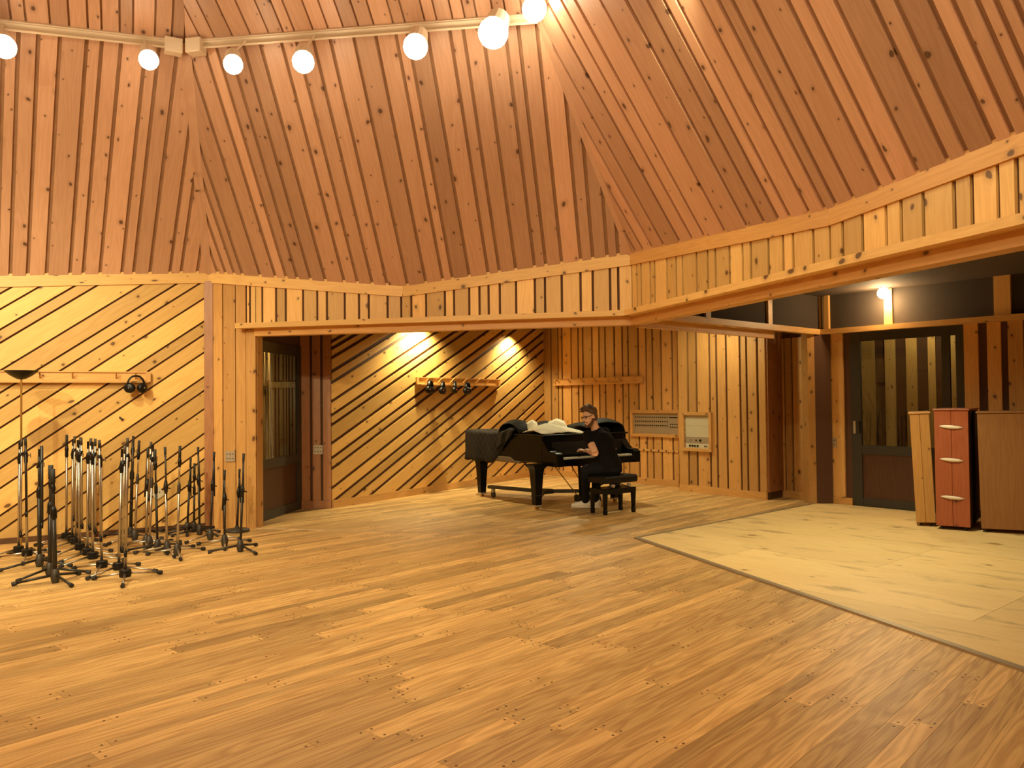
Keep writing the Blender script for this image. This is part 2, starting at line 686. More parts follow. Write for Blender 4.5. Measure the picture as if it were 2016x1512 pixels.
# --- dome planes
slope = 1.5
n12 = V3((d12.y, -d12.x, 0))                       # points inward
mid_dir = (n12 + Z * slope).normalized()
P1t, P2t = up(P1, 3.08), up(P2, 3.06)
plM = Plane(P1t, P2t - P1t, mid_dir)               # middle facet
R1 = on_plane(368, 84, plM.O, plM.N)
R2 = on_plane(1061, 31, plM.O, plM.N)
K1 = on_plane(795, 568, plM.O, plM.N)
P3t = up(P3, 3.06)
_n = (P3t - P2t).cross(R2 - P2t)
plR = Plane(P2t, P3t - P2t, (R2 - P2t))
K2 = on_plane(1640, 418, plR.O, plR.N)
plWallL = Plane(P1, dl, Z)
W0 = plWallL.w(*plWallL.px(0, 548))
W0t = P1t + (W0 - P1t) * (5.2 / (W0 - P1t).length)
plL = Plane(P1t, W0t - P1t, R1 - P1t)
R3 = R2 + (P3t - P2t)
R0 = R1 + (W0t - P1t)
APEX = V3((-1.8, 3.4, 8.2))

# --- outer shell that closes the room behind the camera
def face_obj(name, polys, mat, label, cat):
    mb = MB()
    for p in polys:
        mb.add(p, [tuple(range(len(p)))])
    o = mb.build(name, mat)
    return struct(o, label, cat)


face_obj('wall_rear', [[up(P3, 0), up(P4, 0), up(P4, 3.1), up(P3, 3.1)], [up(P4, 0), up(P5, 0), up(P5, 3.1), up(P4, 3.1)],
                       [up(P5, 0), up(P0, 0), up(P0, 3.1), up(P5, 3.1)]], 'pine', 'plain pine wall behind the viewer', 'wall')
R4, R5 = V3((0.9, -1.7, R3.z)), V3((-6.0, -1.7, R3.z))
face_obj('ceiling_rear', [[P3t, up(P4, 3.06), R4, R3], [up(P4, 3.06), up(P5, 3.06), R5, R4], [up(P5, 3.06), W0t, R0, R5]],
         'pine_ceiling', 'sloping pine ceiling behind the viewer', 'ceiling')
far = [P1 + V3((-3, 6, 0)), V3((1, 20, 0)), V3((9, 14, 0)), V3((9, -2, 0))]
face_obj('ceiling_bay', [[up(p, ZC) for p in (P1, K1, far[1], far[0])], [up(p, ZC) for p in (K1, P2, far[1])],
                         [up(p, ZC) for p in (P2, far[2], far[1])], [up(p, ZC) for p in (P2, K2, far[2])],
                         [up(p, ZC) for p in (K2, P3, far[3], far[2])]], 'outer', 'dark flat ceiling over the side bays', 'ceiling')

# --- ceiling facets
def facet(name, pl, pts, cuts_px, dpx, label, gap=0.038):
    poly = [pl.uv(p) for p in pts]
    o = raw_mesh(name, [slab(pl, poly, -0.05, 0.0, (0, 1), 0.3)], 'backing_light')
    struct(o, label, 'ceiling')
    if isinstance(dpx, tuple) and len(dpx) == 2 and isinstance(dpx[0], tuple):
        a, b = pl.px(*dpx[0]), pl.px(*dpx[1])
        d = (b[0] - a[0], b[1] - a[1])
    else:
        d = dpx
    cut_boards(pl, poly, d, perp(pl, d, cuts_px), o, 'pine_ceiling', gap=gap, thick=0.022)
    return o


def lerp_line(pts, xs):
    r = []
    for x in xs:
        for (x0, y0), (x1, y1) in zip(pts[:-1], pts[1:]):
            if x0 <= x <= x1:
                r.append((x, y0 + (y1 - y0) * (x - x0) / (x1 - x0)))
                break
    return r


trim_px = [(0, 548), (411, 540), (795, 568), (1226, 505), (1640, 418), (2000, 268)]
cl = facet('ceiling_left', plL, [P1t, R1, R0, W0t],
           lerp_line(trim_px, [20, 54, 91, 137, 163, 196, 239, 262, 294, 333, 355, 387]), ((239, 539), (280, 148)),
           'left sloping ceiling facet of knotty pine boards')
cm = facet('ceiling_middle', plM, [P1t, K1, P2t, R2, R1],
           lerp_line(trim_px, [432, 448, 465, 481, 516, 546, 567, 589, 615, 644, 681, 707, 736, 765, 805, 841, 874, 893, 926, 963, 985,
                               1017, 1054, 1076, 1107, 1144, 1168, 1196]), ((926, 542), (854, 122)),
           'middle sloping ceiling facet of knotty pine boards')
cr = facet('ceiling_right', plR, [P2t, K2, P3t, R3, R2],
           lerp_line(trim_px, [1243, 1257, 1272, 1290, 1313, 1345, 1370, 1393, 1435, 1478, 1513, 1541, 1563, 1602, 1633, 1655, 1689,
                               1741, 1770, 1815, 1874, 1911, 1965]), ((1685, 389), (1511, 41)),
           'right sloping ceiling facet of knotty pine boards')
# ridge boards
bar('ridge_board', P1t + plM.N * 0.03, R1 + plM.N * 0.03, 0.10, 0.02, 'pine_ceiling', cm, up=plM.N + plL.N)
bar('ridge_board', P2t + plM.N * 0.03, R2 + plM.N * 0.03, 0.08, 0.02, 'pine_ceiling', cm, up=plM.N + plR.N)
# upper dome above the track
for nm, a, b, lab in (('ceiling_upper_left', R0, R1, 'upper ceiling facet above the left lamp track'),
                      ('ceiling_upper_middle', R1, R2, 'upper ceiling facet above the middle lamp track'),
                      ('ceiling_upper_right', R2, R3, 'upper ceiling facet above the right boards')):
    pl = Plane(a, b - a, APEX - a)
    o = raw_mesh(nm, [slab(pl, [pl.uv(p) for p in (a, b, APEX)], -0.05, 0, (0, 1), 0.3)], 'backing_light')
    struct(o, lab, 'ceiling')
    poly = [pl.uv(p) for p in (a, b, APEX)]
    cut_boards(pl, poly, (0, 1), [], o, 'pine_ceiling', gap=0.02, widths=(0.12, 0.16, 0.2))
face_obj('ceiling_upper_rear', [[R3, R4, APEX], [R4, R5, APEX], [R5, R0, APEX]], 'pine_ceiling',
         'upper ceiling behind the viewer', 'ceiling')

# --- left wall of diagonal boards
topL = lambda u: P1t.z + (W0t.z - P1t.z) * u / (up(W0t, 0) - up(P1t, 0)).length
LU = (up(W0t, 0) - up(P1t, 0)).length
wl = raw_mesh('wall_left', [slab(plWallL, [(0, 0), (LU, 0), (LU, W0t.z), (0, P1t.z)], -0.06, 0, (1, 0), 0.3)], 'backing')
struct(wl, 'left wall of diagonal knotty pine boards', 'wall')
a, b = plWallL.px(32, 713), plWallL.px(286, 559)
dd = (b[0] - a[0], b[1] - a[1])
cutsL = perp(plWallL, dd, [(397, 556), (353, 556), (286, 557), (199, 558), (155, 559), (85, 561), (30, 562)] +
             [(409, y) for y in (583, 628, 654, 689, 737, 764, 800, 848, 876, 898, 926, 955, 986)])
cut_boards(plWallL, [(0.0, 0.05), (LU, 0.05), (LU, W0t.z - 0.09), (0.0, P1t.z - 0.09)], dd, cutsL, wl, 'pine', gap=0.021,
           thick=0.024)
tr = bar('trim_1', P1t + Z * -0.028 + plWallL.N * 0.02, W0t + Z * -0.028 + plWallL.N * 0.02, 0.04, 0.145, 'pine_band')
struct(tr, 'pine top rail above the diagonal left wall', 'trim')
tr = bar('baseboard_left', P1 + Z * 0.03 + plWallL.N * 0.02, P1 + dl * 5.2 + Z * 0.03 + plWallL.N * 0.02, 0.04, 0.06, 'backing')
struct(tr, 'low dark base rail under the diagonal left wall', 'baseboard')

# --- fascia with vertical boards
def vplane(a, b):
    return Plane(up(a, 0), up(b, 0) - up(a, 0), Z)


def fascia(name, a, b, za, zb, gaps, label, zlow=2.40, mat='pine_band', gap=0.028, us=0.0):
    pl = vplane(a, b)
    L = (up(b, 0) - up(a, 0)).length
    poly = [(us, zlow), (L, zlow), (L, zb - 0.1), (us, za + (zb - za) * us / L - 0.1)]
    o = raw_mesh(name, [slab(pl, [(0, zlow - 0.02), (L, zlow - 0.02), (L, zb), (0, za)], -0.05, 0, (0, 1), 0.3)], 'backing')
    struct(o, label, 'wall')
    cuts = [-pl.px(x, y)[0] for x, y in gaps]
    cut_boards(pl, poly, (0, 1), cuts, o, mat, gap=gap, thick=0.022)
    return pl, o


K1f, K2f = up(K1, 0), up(K2, 0)
yA = 600
plA, wA = fascia('wall_fascia_left', P1t, K1, P1t.z, K1.z,
                 [(x, yA) for x in (441, 466, 486, 518, 545, 564, 598, 626, 645, 680, 708, 727, 764, 791)],
                 'pine board band over the opening, left part', us=vplane(P1t, K1).px(486, 600)[0] + 0.012)
plB, wB = fascia('wall_fascia_middle', K1, P2t, K1.z, P2t.z,
                 [(x, 590) for x in (811, 840, 877, 895, 925, 945, 963, 985, 1017, 1054, 1074, 1107, 1144, 1168, 1202)],
                 'pine board band over the piano bay')
plCf, wC = fascia('wall_fascia_right', P2t, K2, P2t.z, K2.z,
                  [(x, 560) for x in (1245, 1266, 1284, 1293, 1317, 1335, 1348, 1376, 1398, 1413, 1441, 1467, 1483, 1518, 1547, 1567,
                                      1607, 1641)], 'pine board band over the plywood bay')
plD, wD = fascia('wall_fascia_near', K2, P3t, K2.z, P3t.z, [(x, 400) for x in (1663, 1702, 1749, 1779, 1823, 1884, 1919, 1971)],
                 'pine board band at the right edge')
for i, (a, b, pl) in enumerate(((P1t, K1, plA), (K1, P2t, plB), (P2t, K2, plCf), (K2, P3t, plD))):
    t = bar('trim_%d' % (i + 2), a + Z * -0.028 + pl.N * 0.02, b + Z * -0.028 + pl.N * 0.02, 0.04, 0.145,
            'pine_band' if i < 2 else 'pine_deep')
    struct(t, ('pine top rail of the board band, leftmost length', 'pine top rail of the board band above the piano',
               'pine top rail of the board band above the plywood floor', 'pine top rail of the board band at right edge')[i], 'trim')
# ledge nosing and header below the band
nP12, nP23 = n12, V3((d23.y, -d23.x, 0))
uj = plA.px(478, 640)
LS = up(plA.w(uj[0], 0), 0)
LS = P1 + d12 * (LS - P1).dot(d12)
c12 = P2 + n12 * 0.07
c23 = P2 + nP23 * 0.07
# corner point where both offset lines meet
k = (c12 - c23).dot(nP12) / d23.dot(nP12)
CN = c23 + d23 * k
t = bar('trim_6', LS + n12 * 0.07 + Z * 2.43, CN + Z * 2.43, 0.16, 0.06, 'pine_band')
struct(t, 'projecting pine ledge above the piano bay', 'trim')
t = bar('trim_7', CN + Z * 2.43, CN + d23 * 8.2 + Z * 2.43, 0.16, 0.06, 'pine_band')
struct(t, 'projecting pine ledge above the plywood bay', 'trim')
JX = P1 + d12 * (up(plA.w(plA.px(507, 900)[0], 0), 0) - P1).dot(d12)
t = bar('trim_8', JX + n12 * -0.04 + Z * 2.355, P2 + n12 * -0.04 + Z * 2.355, 0.14, 0.09, 'pine_deep')
struct(t, 'header board under the ledge above the piano bay', 'trim')
t = bar('trim_9', P2 + nP23 * -0.04 + d23 * -0.02 + Z * 2.355, P2 + nP23 * -0.04 + d23 * 8.2 + Z * 2.355, 0.14, 0.09, 'pine_deep')
struct(t, 'header board under the ledge above the plywood bay', 'trim')

# --- return wall between left wall and the opening, full-height boards
uJ = plA.px(486, 900)[0]
wJ = raw_mesh('wall_pier', [slab(plA, [(0, 0), (uJ + 0.14, 0), (uJ + 0.14, 2.38), (0, 2.38)], -0.14, -0.002, (0, 1), 0.3)], 'pine_deep')
struct(wJ, 'narrow pine board pier between left wall and opening', 'wall')
cut_boards(plA, [(0.06, 0), (uJ, 0), (uJ, P1t.z - 0.11), (0.06, P1t.z - 0.1)], (0, 1), [-plA.px(x, 900)[0] for x in (441, 466)], wJ, 'pine_deep',
           gap=0.012, thick=0.022, extend=False)
cut_boards(plA, [(uJ + 0.012, 0), (uJ + 0.135, 0), (uJ + 0.135, 2.395), (uJ + 0.012, 2.395)], (0, 1), [], wJ, 'pine_deep', gap=0.0,
           thick=0.035, extend=False)
pc = P1 + (plA.N + plWallL.N).normalized() * 0.03
t = bar('trim_10', pc + Z * 0.0, pc + Z * 3.0, 0.10, 0.05, 'pine_red_shade', up=(plA.N + plWallL.N))
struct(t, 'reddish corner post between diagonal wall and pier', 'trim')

# --- piano bay walls
DA, S0, S1 = fl(511, 1029), fl(593, 1001), fl(653, 1000)
V0, V1, V2, V3_, V4, V5 = fl(1073, 934), fl(1339, 959), fl(1341, 966), fl(1512, 984), fl(1543, 978), fl(1591, 984)
BB = 0.11


def vwall(name, a, b, gaps, label, mat='pine_deep', h=ZC, gap=0.036, d=(0, 1), zlow=BB, backing='backing', back=None, extend=False, widths=(0.09, 0.12, 0.16)):
    pl = vplane(a, b)
    L = (up(b, 0) - up(a, 0)).length
    o = raw_mesh(name, [slab(pl, [(0, 0), (L, 0), (L, back or h), (0, back or h)], -0.08, 0, (0, 1), 0.3)], backing)
    struct(o, label, 'wall')
    cut_boards(pl, [(0, zlow), (L, zlow), (L, h), (0, h)], d, perp(pl, d, gaps), o, mat, gap=gap, thick=0.028, extend=extend, widths=widths)
    return pl, o, L


def base_rail(name, pl, L, label, mat='pine_deep', h=BB):
    t = bar(name, pl.w(0, h / 2, 0.02), pl.w(L, h / 2, 0.02), 0.04, h, mat)
    return struct(t, label, 'baseboard')


plS, wS, LSh = vwall('wall_recess', S0, S1, [(613, 800), (634, 800)], 'pine recess wall beside the glass door, shade put into its colour', 'pine_red_shade')  # redder, darker boards hold the recess shade in their colour
base_rail('baseboard_recess', plS, LSh, 'short baseboard of the dark recess', 'pine_red_shade')
plG = vplane(S1, V0)
a, b = plG.px(658, 786), plG.px(850, 659)
dg = (b[0] - a[0], b[1] - a[1])
plG, wG, LG = vwall('wall_diagonal', S1, V0, [(658, y) for y in (700, 727, 749, 786, 813, 832, 868, 897, 918, 956, 984)] +
                    [(689, 982), (727, 975), (777, 968), (804, 964.6), (839, 959), (878, 954), (901, 950), (931, 947), (967, 941),
                     (988, 938.6), (1010.6, 935), (1045, 930)],
                    'back wall of diagonal pine slats behind the piano', 'pine', gap=0.05, d=dg, extend=True)
base_rail('baseboard_diagonal', plG, LG, 'baseboard under the diagonal slat wall', 'pine_trim')
t = bar('trim_11', S1 + plG.N * 0.03 + Z * 0, S1 + plG.N * 0.03 + Z * ZC, 0.06, 0.06, 'pine_trim')
struct(t, 'upright pine edge strip where slat wall begins', 'trim')
plV, wV, LV = vwall('wall_back', V0, V1, [(x, 740) for x in (1087, 1101, 1109, 1127, 1141, 1150, 1168, 1182, 1194, 1212, 1227.5, 1239, 1259,
                                                        1274, 1286.5, 1303.5, 1325)],
                    'back wall of vertical pine slats behind the pianist')
base_rail('baseboard_back', plV, LV, 'baseboard under the vertical slat wall')
plX, wX, LX = vwall('wall_panel', V2, V3_, [(x, 740) for x in (1356, 1373, 1399, 1412.5, 1432, 1459, 1472, 1493)],
                    'nearer wall of vertical pine slats holding the square panel')
base_rail('baseboard_panel', plX, LX, 'baseboard under the nearer slat wall')
raw_mesh('slat_wall_end', [slab(vplane(V1, V2), [(0, 0), ((V2 - V1).length, 0), ((V2 - V1).length, ZC), (0, ZC)], -0.02, 0, (0, 1))],
         'pine_deep', wX)
plY, wY, LY = vwall('wall_return', V3_, V4, [(1528, 740)], 'narrow pine return at the corner, shade put into its colour', 'pine_red_shade', gap=0.02)  # darkened boards again, the corner's shade is in the colour
plZ, wZ, LZ = vwall('wall_end', V4, V5, [(1546, 740), (1561, 740), (1587, 740)], 'short slat wall beside the brown pillar', h=2.40, back=ZC)
base_rail('baseboard_end', plZ, LZ, 'baseboard of the short slat wall')

# --- pillar, right wall
Q = fl(1622, 992)
RA, RB = fl(1640, 991), fl(1795, 1006)
plW = vplane(RA, RB)
plP = vplane(fl(1593, 992), fl(1637, 992))
u0, u1 = plP.px(1606, 850)[0], plP.px(1638, 850)[0]
pil = raw_mesh('wall_pillar', [slab(plP, [(u0, 0), (u1, 0), (u1, 2.42), (u0, 2.42)], -0.4, 0, (0, 1))], 'brown_panel')
struct(pil, 'dark brown pillar between slat wall and sliding door', 'wall')
uu = plP.px(1592, 850)[0]
raw_mesh('edge_board', [slab(plP, [(uu, 0), (u0 - 0.003, 0), (u0 - 0.003, 2.42), (uu, 2.42)], -0.3, 0.01, (0, 1))], 'pine_deep', pil)


def wpx(x, y=850):
    return plW.px(x, y)[0]


ZR = 2.43
uE = wpx(1900) + 3.2
wr = raw_mesh('wall_right', [slab(plW, [(wpx(1638), 0), (wpx(1678), 0), (wpx(1678), ZR), (wpx(1638), ZR)], -0.1, 0, (0, 1)),
                             slab(plW, [(wpx(1902), 0), (uE, 0), (uE, ZR), (wpx(1902), ZR)], -0.1, 0, (0, 1))], 'brown_panel')
struct(wr, 'right wall of wide boards over brown backing', 'wall')
for x0, x1 in ((1640, 1664), (1903, 1931), (1949, 1976), (1990, 2020), (2034, 2060), (2076, 2110)):
    raw_mesh('board', [slab(plW, [(wpx(x0), 0.1), (wpx(x1), 0.1), (wpx(x1), ZR - 0.02), (wpx(x0), ZR - 0.02)], 0, 0.03, (0, 1))],
             'pine_deep' if x0 > 1700 else 'pine_trim', wr)
t = bar('baseboard_right', plW.w(wpx(1640), 0.05, 0.02), plW.w(wpx(1678), 0.05, 0.02), 0.04, 0.1, 'pine_deep')
struct(t, 'short baseboard left of the sliding door', 'baseboard')
# band above the right wall
wb = raw_mesh('wall_band_right', [slab(plW, [(wpx(1625), ZR), (uE, ZR), (uE, ZC), (wpx(1625), ZC)], -0.05, 0, (1, 0))], 'charcoal')
struct(wb, 'dark cloth band above the sliding door', 'wall')
for x0, x1, h in ((1742, 1758, 0.03), (1959, 1992, 0.04), (1625, 1634, 0.05)):
    raw_mesh('post', [slab(plW, [(wpx(x0, 600), ZR), (wpx(x1, 600), ZR), (wpx(x1, 600), ZC), (wpx(x0, 600), ZC)], 0, h, (0, 1))],
             'pine_trim', wb)
t = bar('trim_13', plW.w(wpx(1618), ZR, 0.07), plW.w(uE, ZR, 0.07), 0.14, 0.07, 'pine_trim')
struct(t, 'pine rail above the sliding door', 'trim')
# band and rail between the two bays
QE = plW.w(wpx(1618), 0, 0.05)
plQ = vplane(P2 + (QE - P2).normalized() * 0.15, QE)
LQ = (QE - P2).length - 0.15
t = bar('trim_14', plQ.w(0, ZR, 0.03), plQ.w(LQ, ZR, 0.03), 0.10, 0.075, 'pine_trim')
struct(t, 'pine rail running back from the ledge corner to the pillar', 'trim')
t = bar('trim_12', plQ.w(0, ZR - 0.085, -0.06), plQ.w(plQ.px(1528, 655)[0], ZR - 0.085, -0.06), 0.06, 0.095, 'pine_deep')
struct(t, 'pine board under the rail running back to the pillar', 'trim')
wq = raw_mesh('wall_band_middle', [slab(plQ, [(0, ZR), (LQ, ZR), (LQ, ZC), (0, ZC)], -0.04, 0, (1, 0))], 'charcoal')
struct(wq, 'dark cloth band above the rail between the bays', 'wall')
for x0, x1, hh in ((1386, 1396, ZC), (1509, 1517, ZC - 0.09), (1612, 1622, ZC)):
    raw_mesh('post', [slab(plQ, [(plQ.px(x0, 630)[0], ZR), (plQ.px(x1, 630)[0], ZR), (plQ.px(x1, 630)[0], hh),
                                 (plQ.px(x0, 630)[0], hh)], 0, 0.03, (0, 1))], 'pine_trim', wq)
# closing wall of the plywood bay, out of frame
RE = plW.w(uE, 0, 0)
face_obj('wall_bay_end', [[RE, up(P3, 0), up(P3, ZC), up(RE, ZC)]], 'pine', 'pine end wall of the plywood bay', 'wall')
face_obj('wall_jamb', [[up(JX, 0), up(DA, 0), up(DA, ZC), up(JX, ZC)]], 'brown_panel', 'dark jamb side behind the pier', 'wall')


# --- doors
def glazed_door(name, pl, u0, u1, h, zmid, stiles, label, deep):
    """frame, glass upper, wooden lower panel"""
    d = thing(name, label, 'door', pl.w((u0 + u1) / 2, 0, 0), kind='structure')

    def part(nm, pts, h0, h1, mat):
        o = raw_mesh(nm, [slab(pl, pts, h0, h1, (0, 1))], mat)
        me = o.data
        off = V3(d.location)
        for v in me.vertices:
            v.co = v.co - off
        o.parent = d
        return o
    R = lambda a, b, z0, z1: [(a, z0), (b, z0), (b, z1), (a, z1)]
    for i, (a, b) in enumerate(stiles):
        part('stile', R(a, b, 0, h), -0.03, 0.02, 'door_frame')
    part('bottom_rail', R(u0, u1, 0, 0.12), -0.025, 0.015, 'door_frame')
    part('middle_rail', R(u0, u1, zmid - 0.06, zmid + 0.06), -0.025, 0.018, 'door_frame')
    part('top_rail', R(u0, u1, h - 0.14, h), -0.025, 0.015, 'door_frame')
    part('lower_panel', R(u0, u1, 0.12, zmid - 0.06), -0.015, 0.0, 'door_panel')
    part('pane', R(u0, u1, zmid + 0.06, h - 0.14), -0.008, 0.0, 'glass')
    return d, part, R


plDL = vplane(DA, S0)
LD = (S0 - DA).length
door1, dp, R_ = glazed_door('door_1', plDL, 0.0, LD, 2.30, 0.72, [(0, 0.06), (LD - 0.16, LD)],
                            'dark glazed door in the recess left of the piano bay', 0.9)
raw_mesh('lintel', [slab(plDL, [(0, 2.3), (LD, 2.3), (LD, ZC), (0, ZC)], -0.05, 0, (1, 0))], 'brown_panel', wS)
# little room behind it: boards facing the viewer
BL = [S0 + V3((-3.2, 1.1, 0)), S0 + V3((0.1, 1.1, 0))]
plBL, wBL, LBL = vwall('wall_booth_left', BL[0], BL[1], [], 'dim slat wall seen through the left glazed door', 'pine', zlow=0, extend=True,
                       gap=0.05)
face_obj('wall_booth_left_side', [[BL[0], BL[0] + V3((0, -2.6, 0)), BL[0] + V3((0, -2.6, ZC)), BL[0] + V3((0, 0, ZC))],
                                  [BL[0] + V3((0, -2.6, 0)), DA, up(DA, ZC), BL[0] + V3((0, -2.6, ZC))]], 'backing_light',
         'dim side walls of the left booth', 'wall')
raw_mesh('window_ledge', [slab(plBL, [(LBL - 2.2, 1.74), (LBL - 0.8, 1.74), (LBL - 0.8, 1.83), (LBL - 2.2, 1.83)], 0.03, 0.09, (1, 0))],
         'pine', wBL)
ub0, ub1 = wpx(1678), wpx(1902)
door2, dp2, R_ = glazed_door('door_2', plW, ub0, ub1, ZR - 0.02, 0.78,
                             [(ub0, ub0 + 0.14), (wpx(1858), wpx(1874)), (wpx(1886), ub1)],
                             'dark glazed sliding door right of the pillar', 0.9)
dp2('handle', R_(wpx(1682), wpx(1686.5), 1.0, 1.17), 0.02, 0.03, 'outlet')
dp2('handle', R_(wpx(1692), wpx(1697), 1.0, 1.17), -0.02, 0.021, 'satin_black')
bo = plW.N * -1.3
plBR, wBR, LBR = vwall('wall_booth_right', plW.w(ub0 - 1.4, 0) + bo, plW.w(ub1 + 2.2, 0) + bo, [],
                       'dim slat wall seen through the sliding door', 'pine', zlow=0, extend=True, gap=0.15,
                       widths=(0.3, 0.36, 0.25))
face_obj('wall_booth_right_side', [[plW.w(ub0 - 1.4, 0), plW.w(ub0 - 1.4, 0) + bo, plW.w(ub0 - 1.4, ZC) + bo, plW.w(ub0 - 1.4, ZC)],
                                   [plW.w(ub1 + 2.2, 0), plW.w(ub1 + 2.2, 0) + bo, plW.w(ub1 + 2.2, ZC) + bo, plW.w(ub1 + 2.2, ZC)]],
         'backing_light', 'dim side walls of the right booth', 'wall')

# ================================================================== FLOORS
base = MB().add([(-11, -4, -0.03), (10, -4, -0.03), (10, 21, -0.03), (-11, 21, -0.03)], [(0, 1, 2, 3)]).build('floor', 'backing')
struct(base, 'brown oak plank floor of the big room', 'floor')
plF = Plane((0, 0, -0.02), (1, 0, 0), (0, 1, 0))
pd = (math.sin(math.radians(42.5)), math.cos(math.radians(42.5)))
pn = (-pd[1], pd[0])


def planks(poly, seed):
    random.seed(seed)
    res = []
    lo = min(pn[0] * p[0] + pn[1] * p[1] for p in poly)
    hi = max(pn[0] * p[0] + pn[1] * p[1] for p in poly)
    c = lo
    while c < hi:
        wd = random.choice((0.085, 0.11, 0.14))
        strip = clip(clip(poly, pn[0], pn[1], c + 0.0007, True) or [], pn[0], pn[1], c + wd - 0.0007, False)
        c += wd
        if len(strip) < 3:
            continue
        a0 = min(pd[0] * p[0] + pd[1] * p[1] for p in strip)
        a1 = max(pd[0] * p[0] + pd[1] * p[1] for p in strip)
        a = a0 - random.random() * 1.2
        while a < a1:
            ln = random.uniform(0.7, 1.9)
            q = clip(strip, pd[0], pd[1], a + 0.0007, True)
            if len(q) > 2:
                q = clip(q, pd[0], pd[1], a + ln - 0.0007, False)
            if len(q) > 2 and area(q) > 0.001:
                cx = sum(p[0] for p in q) / len(q)
                cy = sum(p[1] for p in q) / len(q)
                res.append((q, cx, cy, (c - wd, c, a, a + ln)))
            a += ln
    return res


E2 = lambda p: (p[0], p[1])
regA = [E2(p) for p in (P1, P2, P3, P4, P5, P0)]
regB = [E2(p) for p in (JX, P2, QE, V5, V1 + V3((0.3, 0.3, 0)), V0 + V3((0, 0.2, 0)), S0 + V3((-0.05, 0, 0)), DA)]
allp = planks(regA, 3) + planks(regB, 4)


def inview(p):
    _, cx, cy, _ = p
    if cy < 1.2:
        return False
    x, y = pj((cx, cy, 0))
    return -150 < x < 2160 and y < 1620


near = sorted([p for p in allp if inview(p)], key=lambda p: p[1] ** 2 + p[2] ** 2)
ids = set(id(p) for p in near[:300])
random.seed(11)
rest = []
for p in allp:
    tn = min(1, max(0, random.gauss(0.55, 0.28)))
    s_ = slab(plF, p[0], -0.009, 0.02 + random.uniform(-0.0006, 0.0), pd, tn)
    if id(p) in ids:
        raw_mesh('plank', [s_], 'oak', base)
    else:
        rest.append(s_)
raw_mesh('far_planks', rest, 'oak', base, kind='stuff')
# wooden pegs at the plank ends
pg = []
for p in near[:420]:
    _, _, _, (c0, c1, a0, a1) = p
    for aa in (a0 + 0.03, a1 - 0.03):
        for cc in ((c0 + 0.022, c1 - 0.022) if c1 - c0 > 0.1 else ((c0 + c1) / 2,)):
            x, y = pd[0] * aa + pn[0] * cc, pd[1] * aa + pn[1] * cc
            pt = [(x + 0.0065 * math.cos(k * math.pi / 4), y + 0.0065 * math.sin(k * math.pi / 4)) for k in range(8)]
            if all((lambda q: len(clip(q, 1, 0, x, True)) > 0)(p[0]) for _i in (0,)):
                # keep only pegs inside the clipped plank
                qx = p[0]
                ins = True
                sg = 0
                for i in range(len(qx)):
                    e0, e1 = qx[i], qx[(i + 1) % len(qx)]
                    cr_ = (e1[0] - e0[0]) * (y - e0[1]) - (e1[1] - e0[1]) * (x - e0[0])
                    if sg == 0:
                        sg = cr_
                    if cr_ * sg < 0:
                        ins = False
                if ins:
                    pg.append(slab(plF, pt, 0.019, 0.0206, pd, 0.2))
M['peg'] = plain('dark_peg', (0.13, 0.06, 0.02), 0.5)
raw_mesh('pegs', pg, 'peg', base, kind='stuff')
# plywood bay floor, sheets
fp = MB().add([up(p, -0.012) for p in (P2, QE, RE, P3)], [(0, 1, 2, 3)]).build('floor_plywood', 'backing')
struct(fp, 'pale worn plywood floor in the right bay', 'floor')
reg = [E2(p) for p in (P2, QE, RE, P3)]
sd = V3((0.65, -0.76, 0)).normalized()
sn = V3((-sd.y, sd.x, 0))
random.seed(5)
for i in range(-8, 9):
    for j in range(-6, 8):
        q = reg
        c0, a0 = i * 1.22 + 0.35, j * 2.44 + (1.22 if i % 2 else 0)
        q = clip(q, sn.x, sn.y, c0 + P2.dot(sn), True)
        for nx_, ny_, c_, ge in ((sn.x, sn.y, c0 + 1.217 + P2.dot(sn), False), (sd.x, sd.y, a0 + P2.dot(sd), True),
                                 (sd.x, sd.y, a0 + 2.437 + P2.dot(sd), False)):
            if len(q) > 2:
                q = clip(q, nx_, ny_, c_, ge)
        if len(q) > 2 and area(q) > 0.01:
            raw_mesh('plywood_sheet', [slab(plF, q, 0.0, 0.02 + 0.006, (sd.x, sd.y))], 'plywood', fp)
t = bar('trim_15', JX + Z * 0.003, P2 + Z * 0.003, 0.035, 0.012, 'strip')
struct(t, 'pale threshold strip across the floor under the ledge', 'trim')
t = bar('trim_16', P2 + Z * 0.006, P2 + d23 * 8.0 + Z * 0.006, 0.05, 0.02, 'metal_strip')
struct(t, 'grey edging strip between oak floor and plywood', 'trim')
t = bar('trim_17', P2 + Z * 0.006, QE + Z * 0.006, 0.03, 0.018, 'metal_strip')
struct(t, 'thin edging strip between piano bay floor and plywood', 'trim')

E_TRACK, E_RING, E_WASH, E_BAND, E_BAY, E_UPFILL = 55, 310, 265, 40, 230, 325
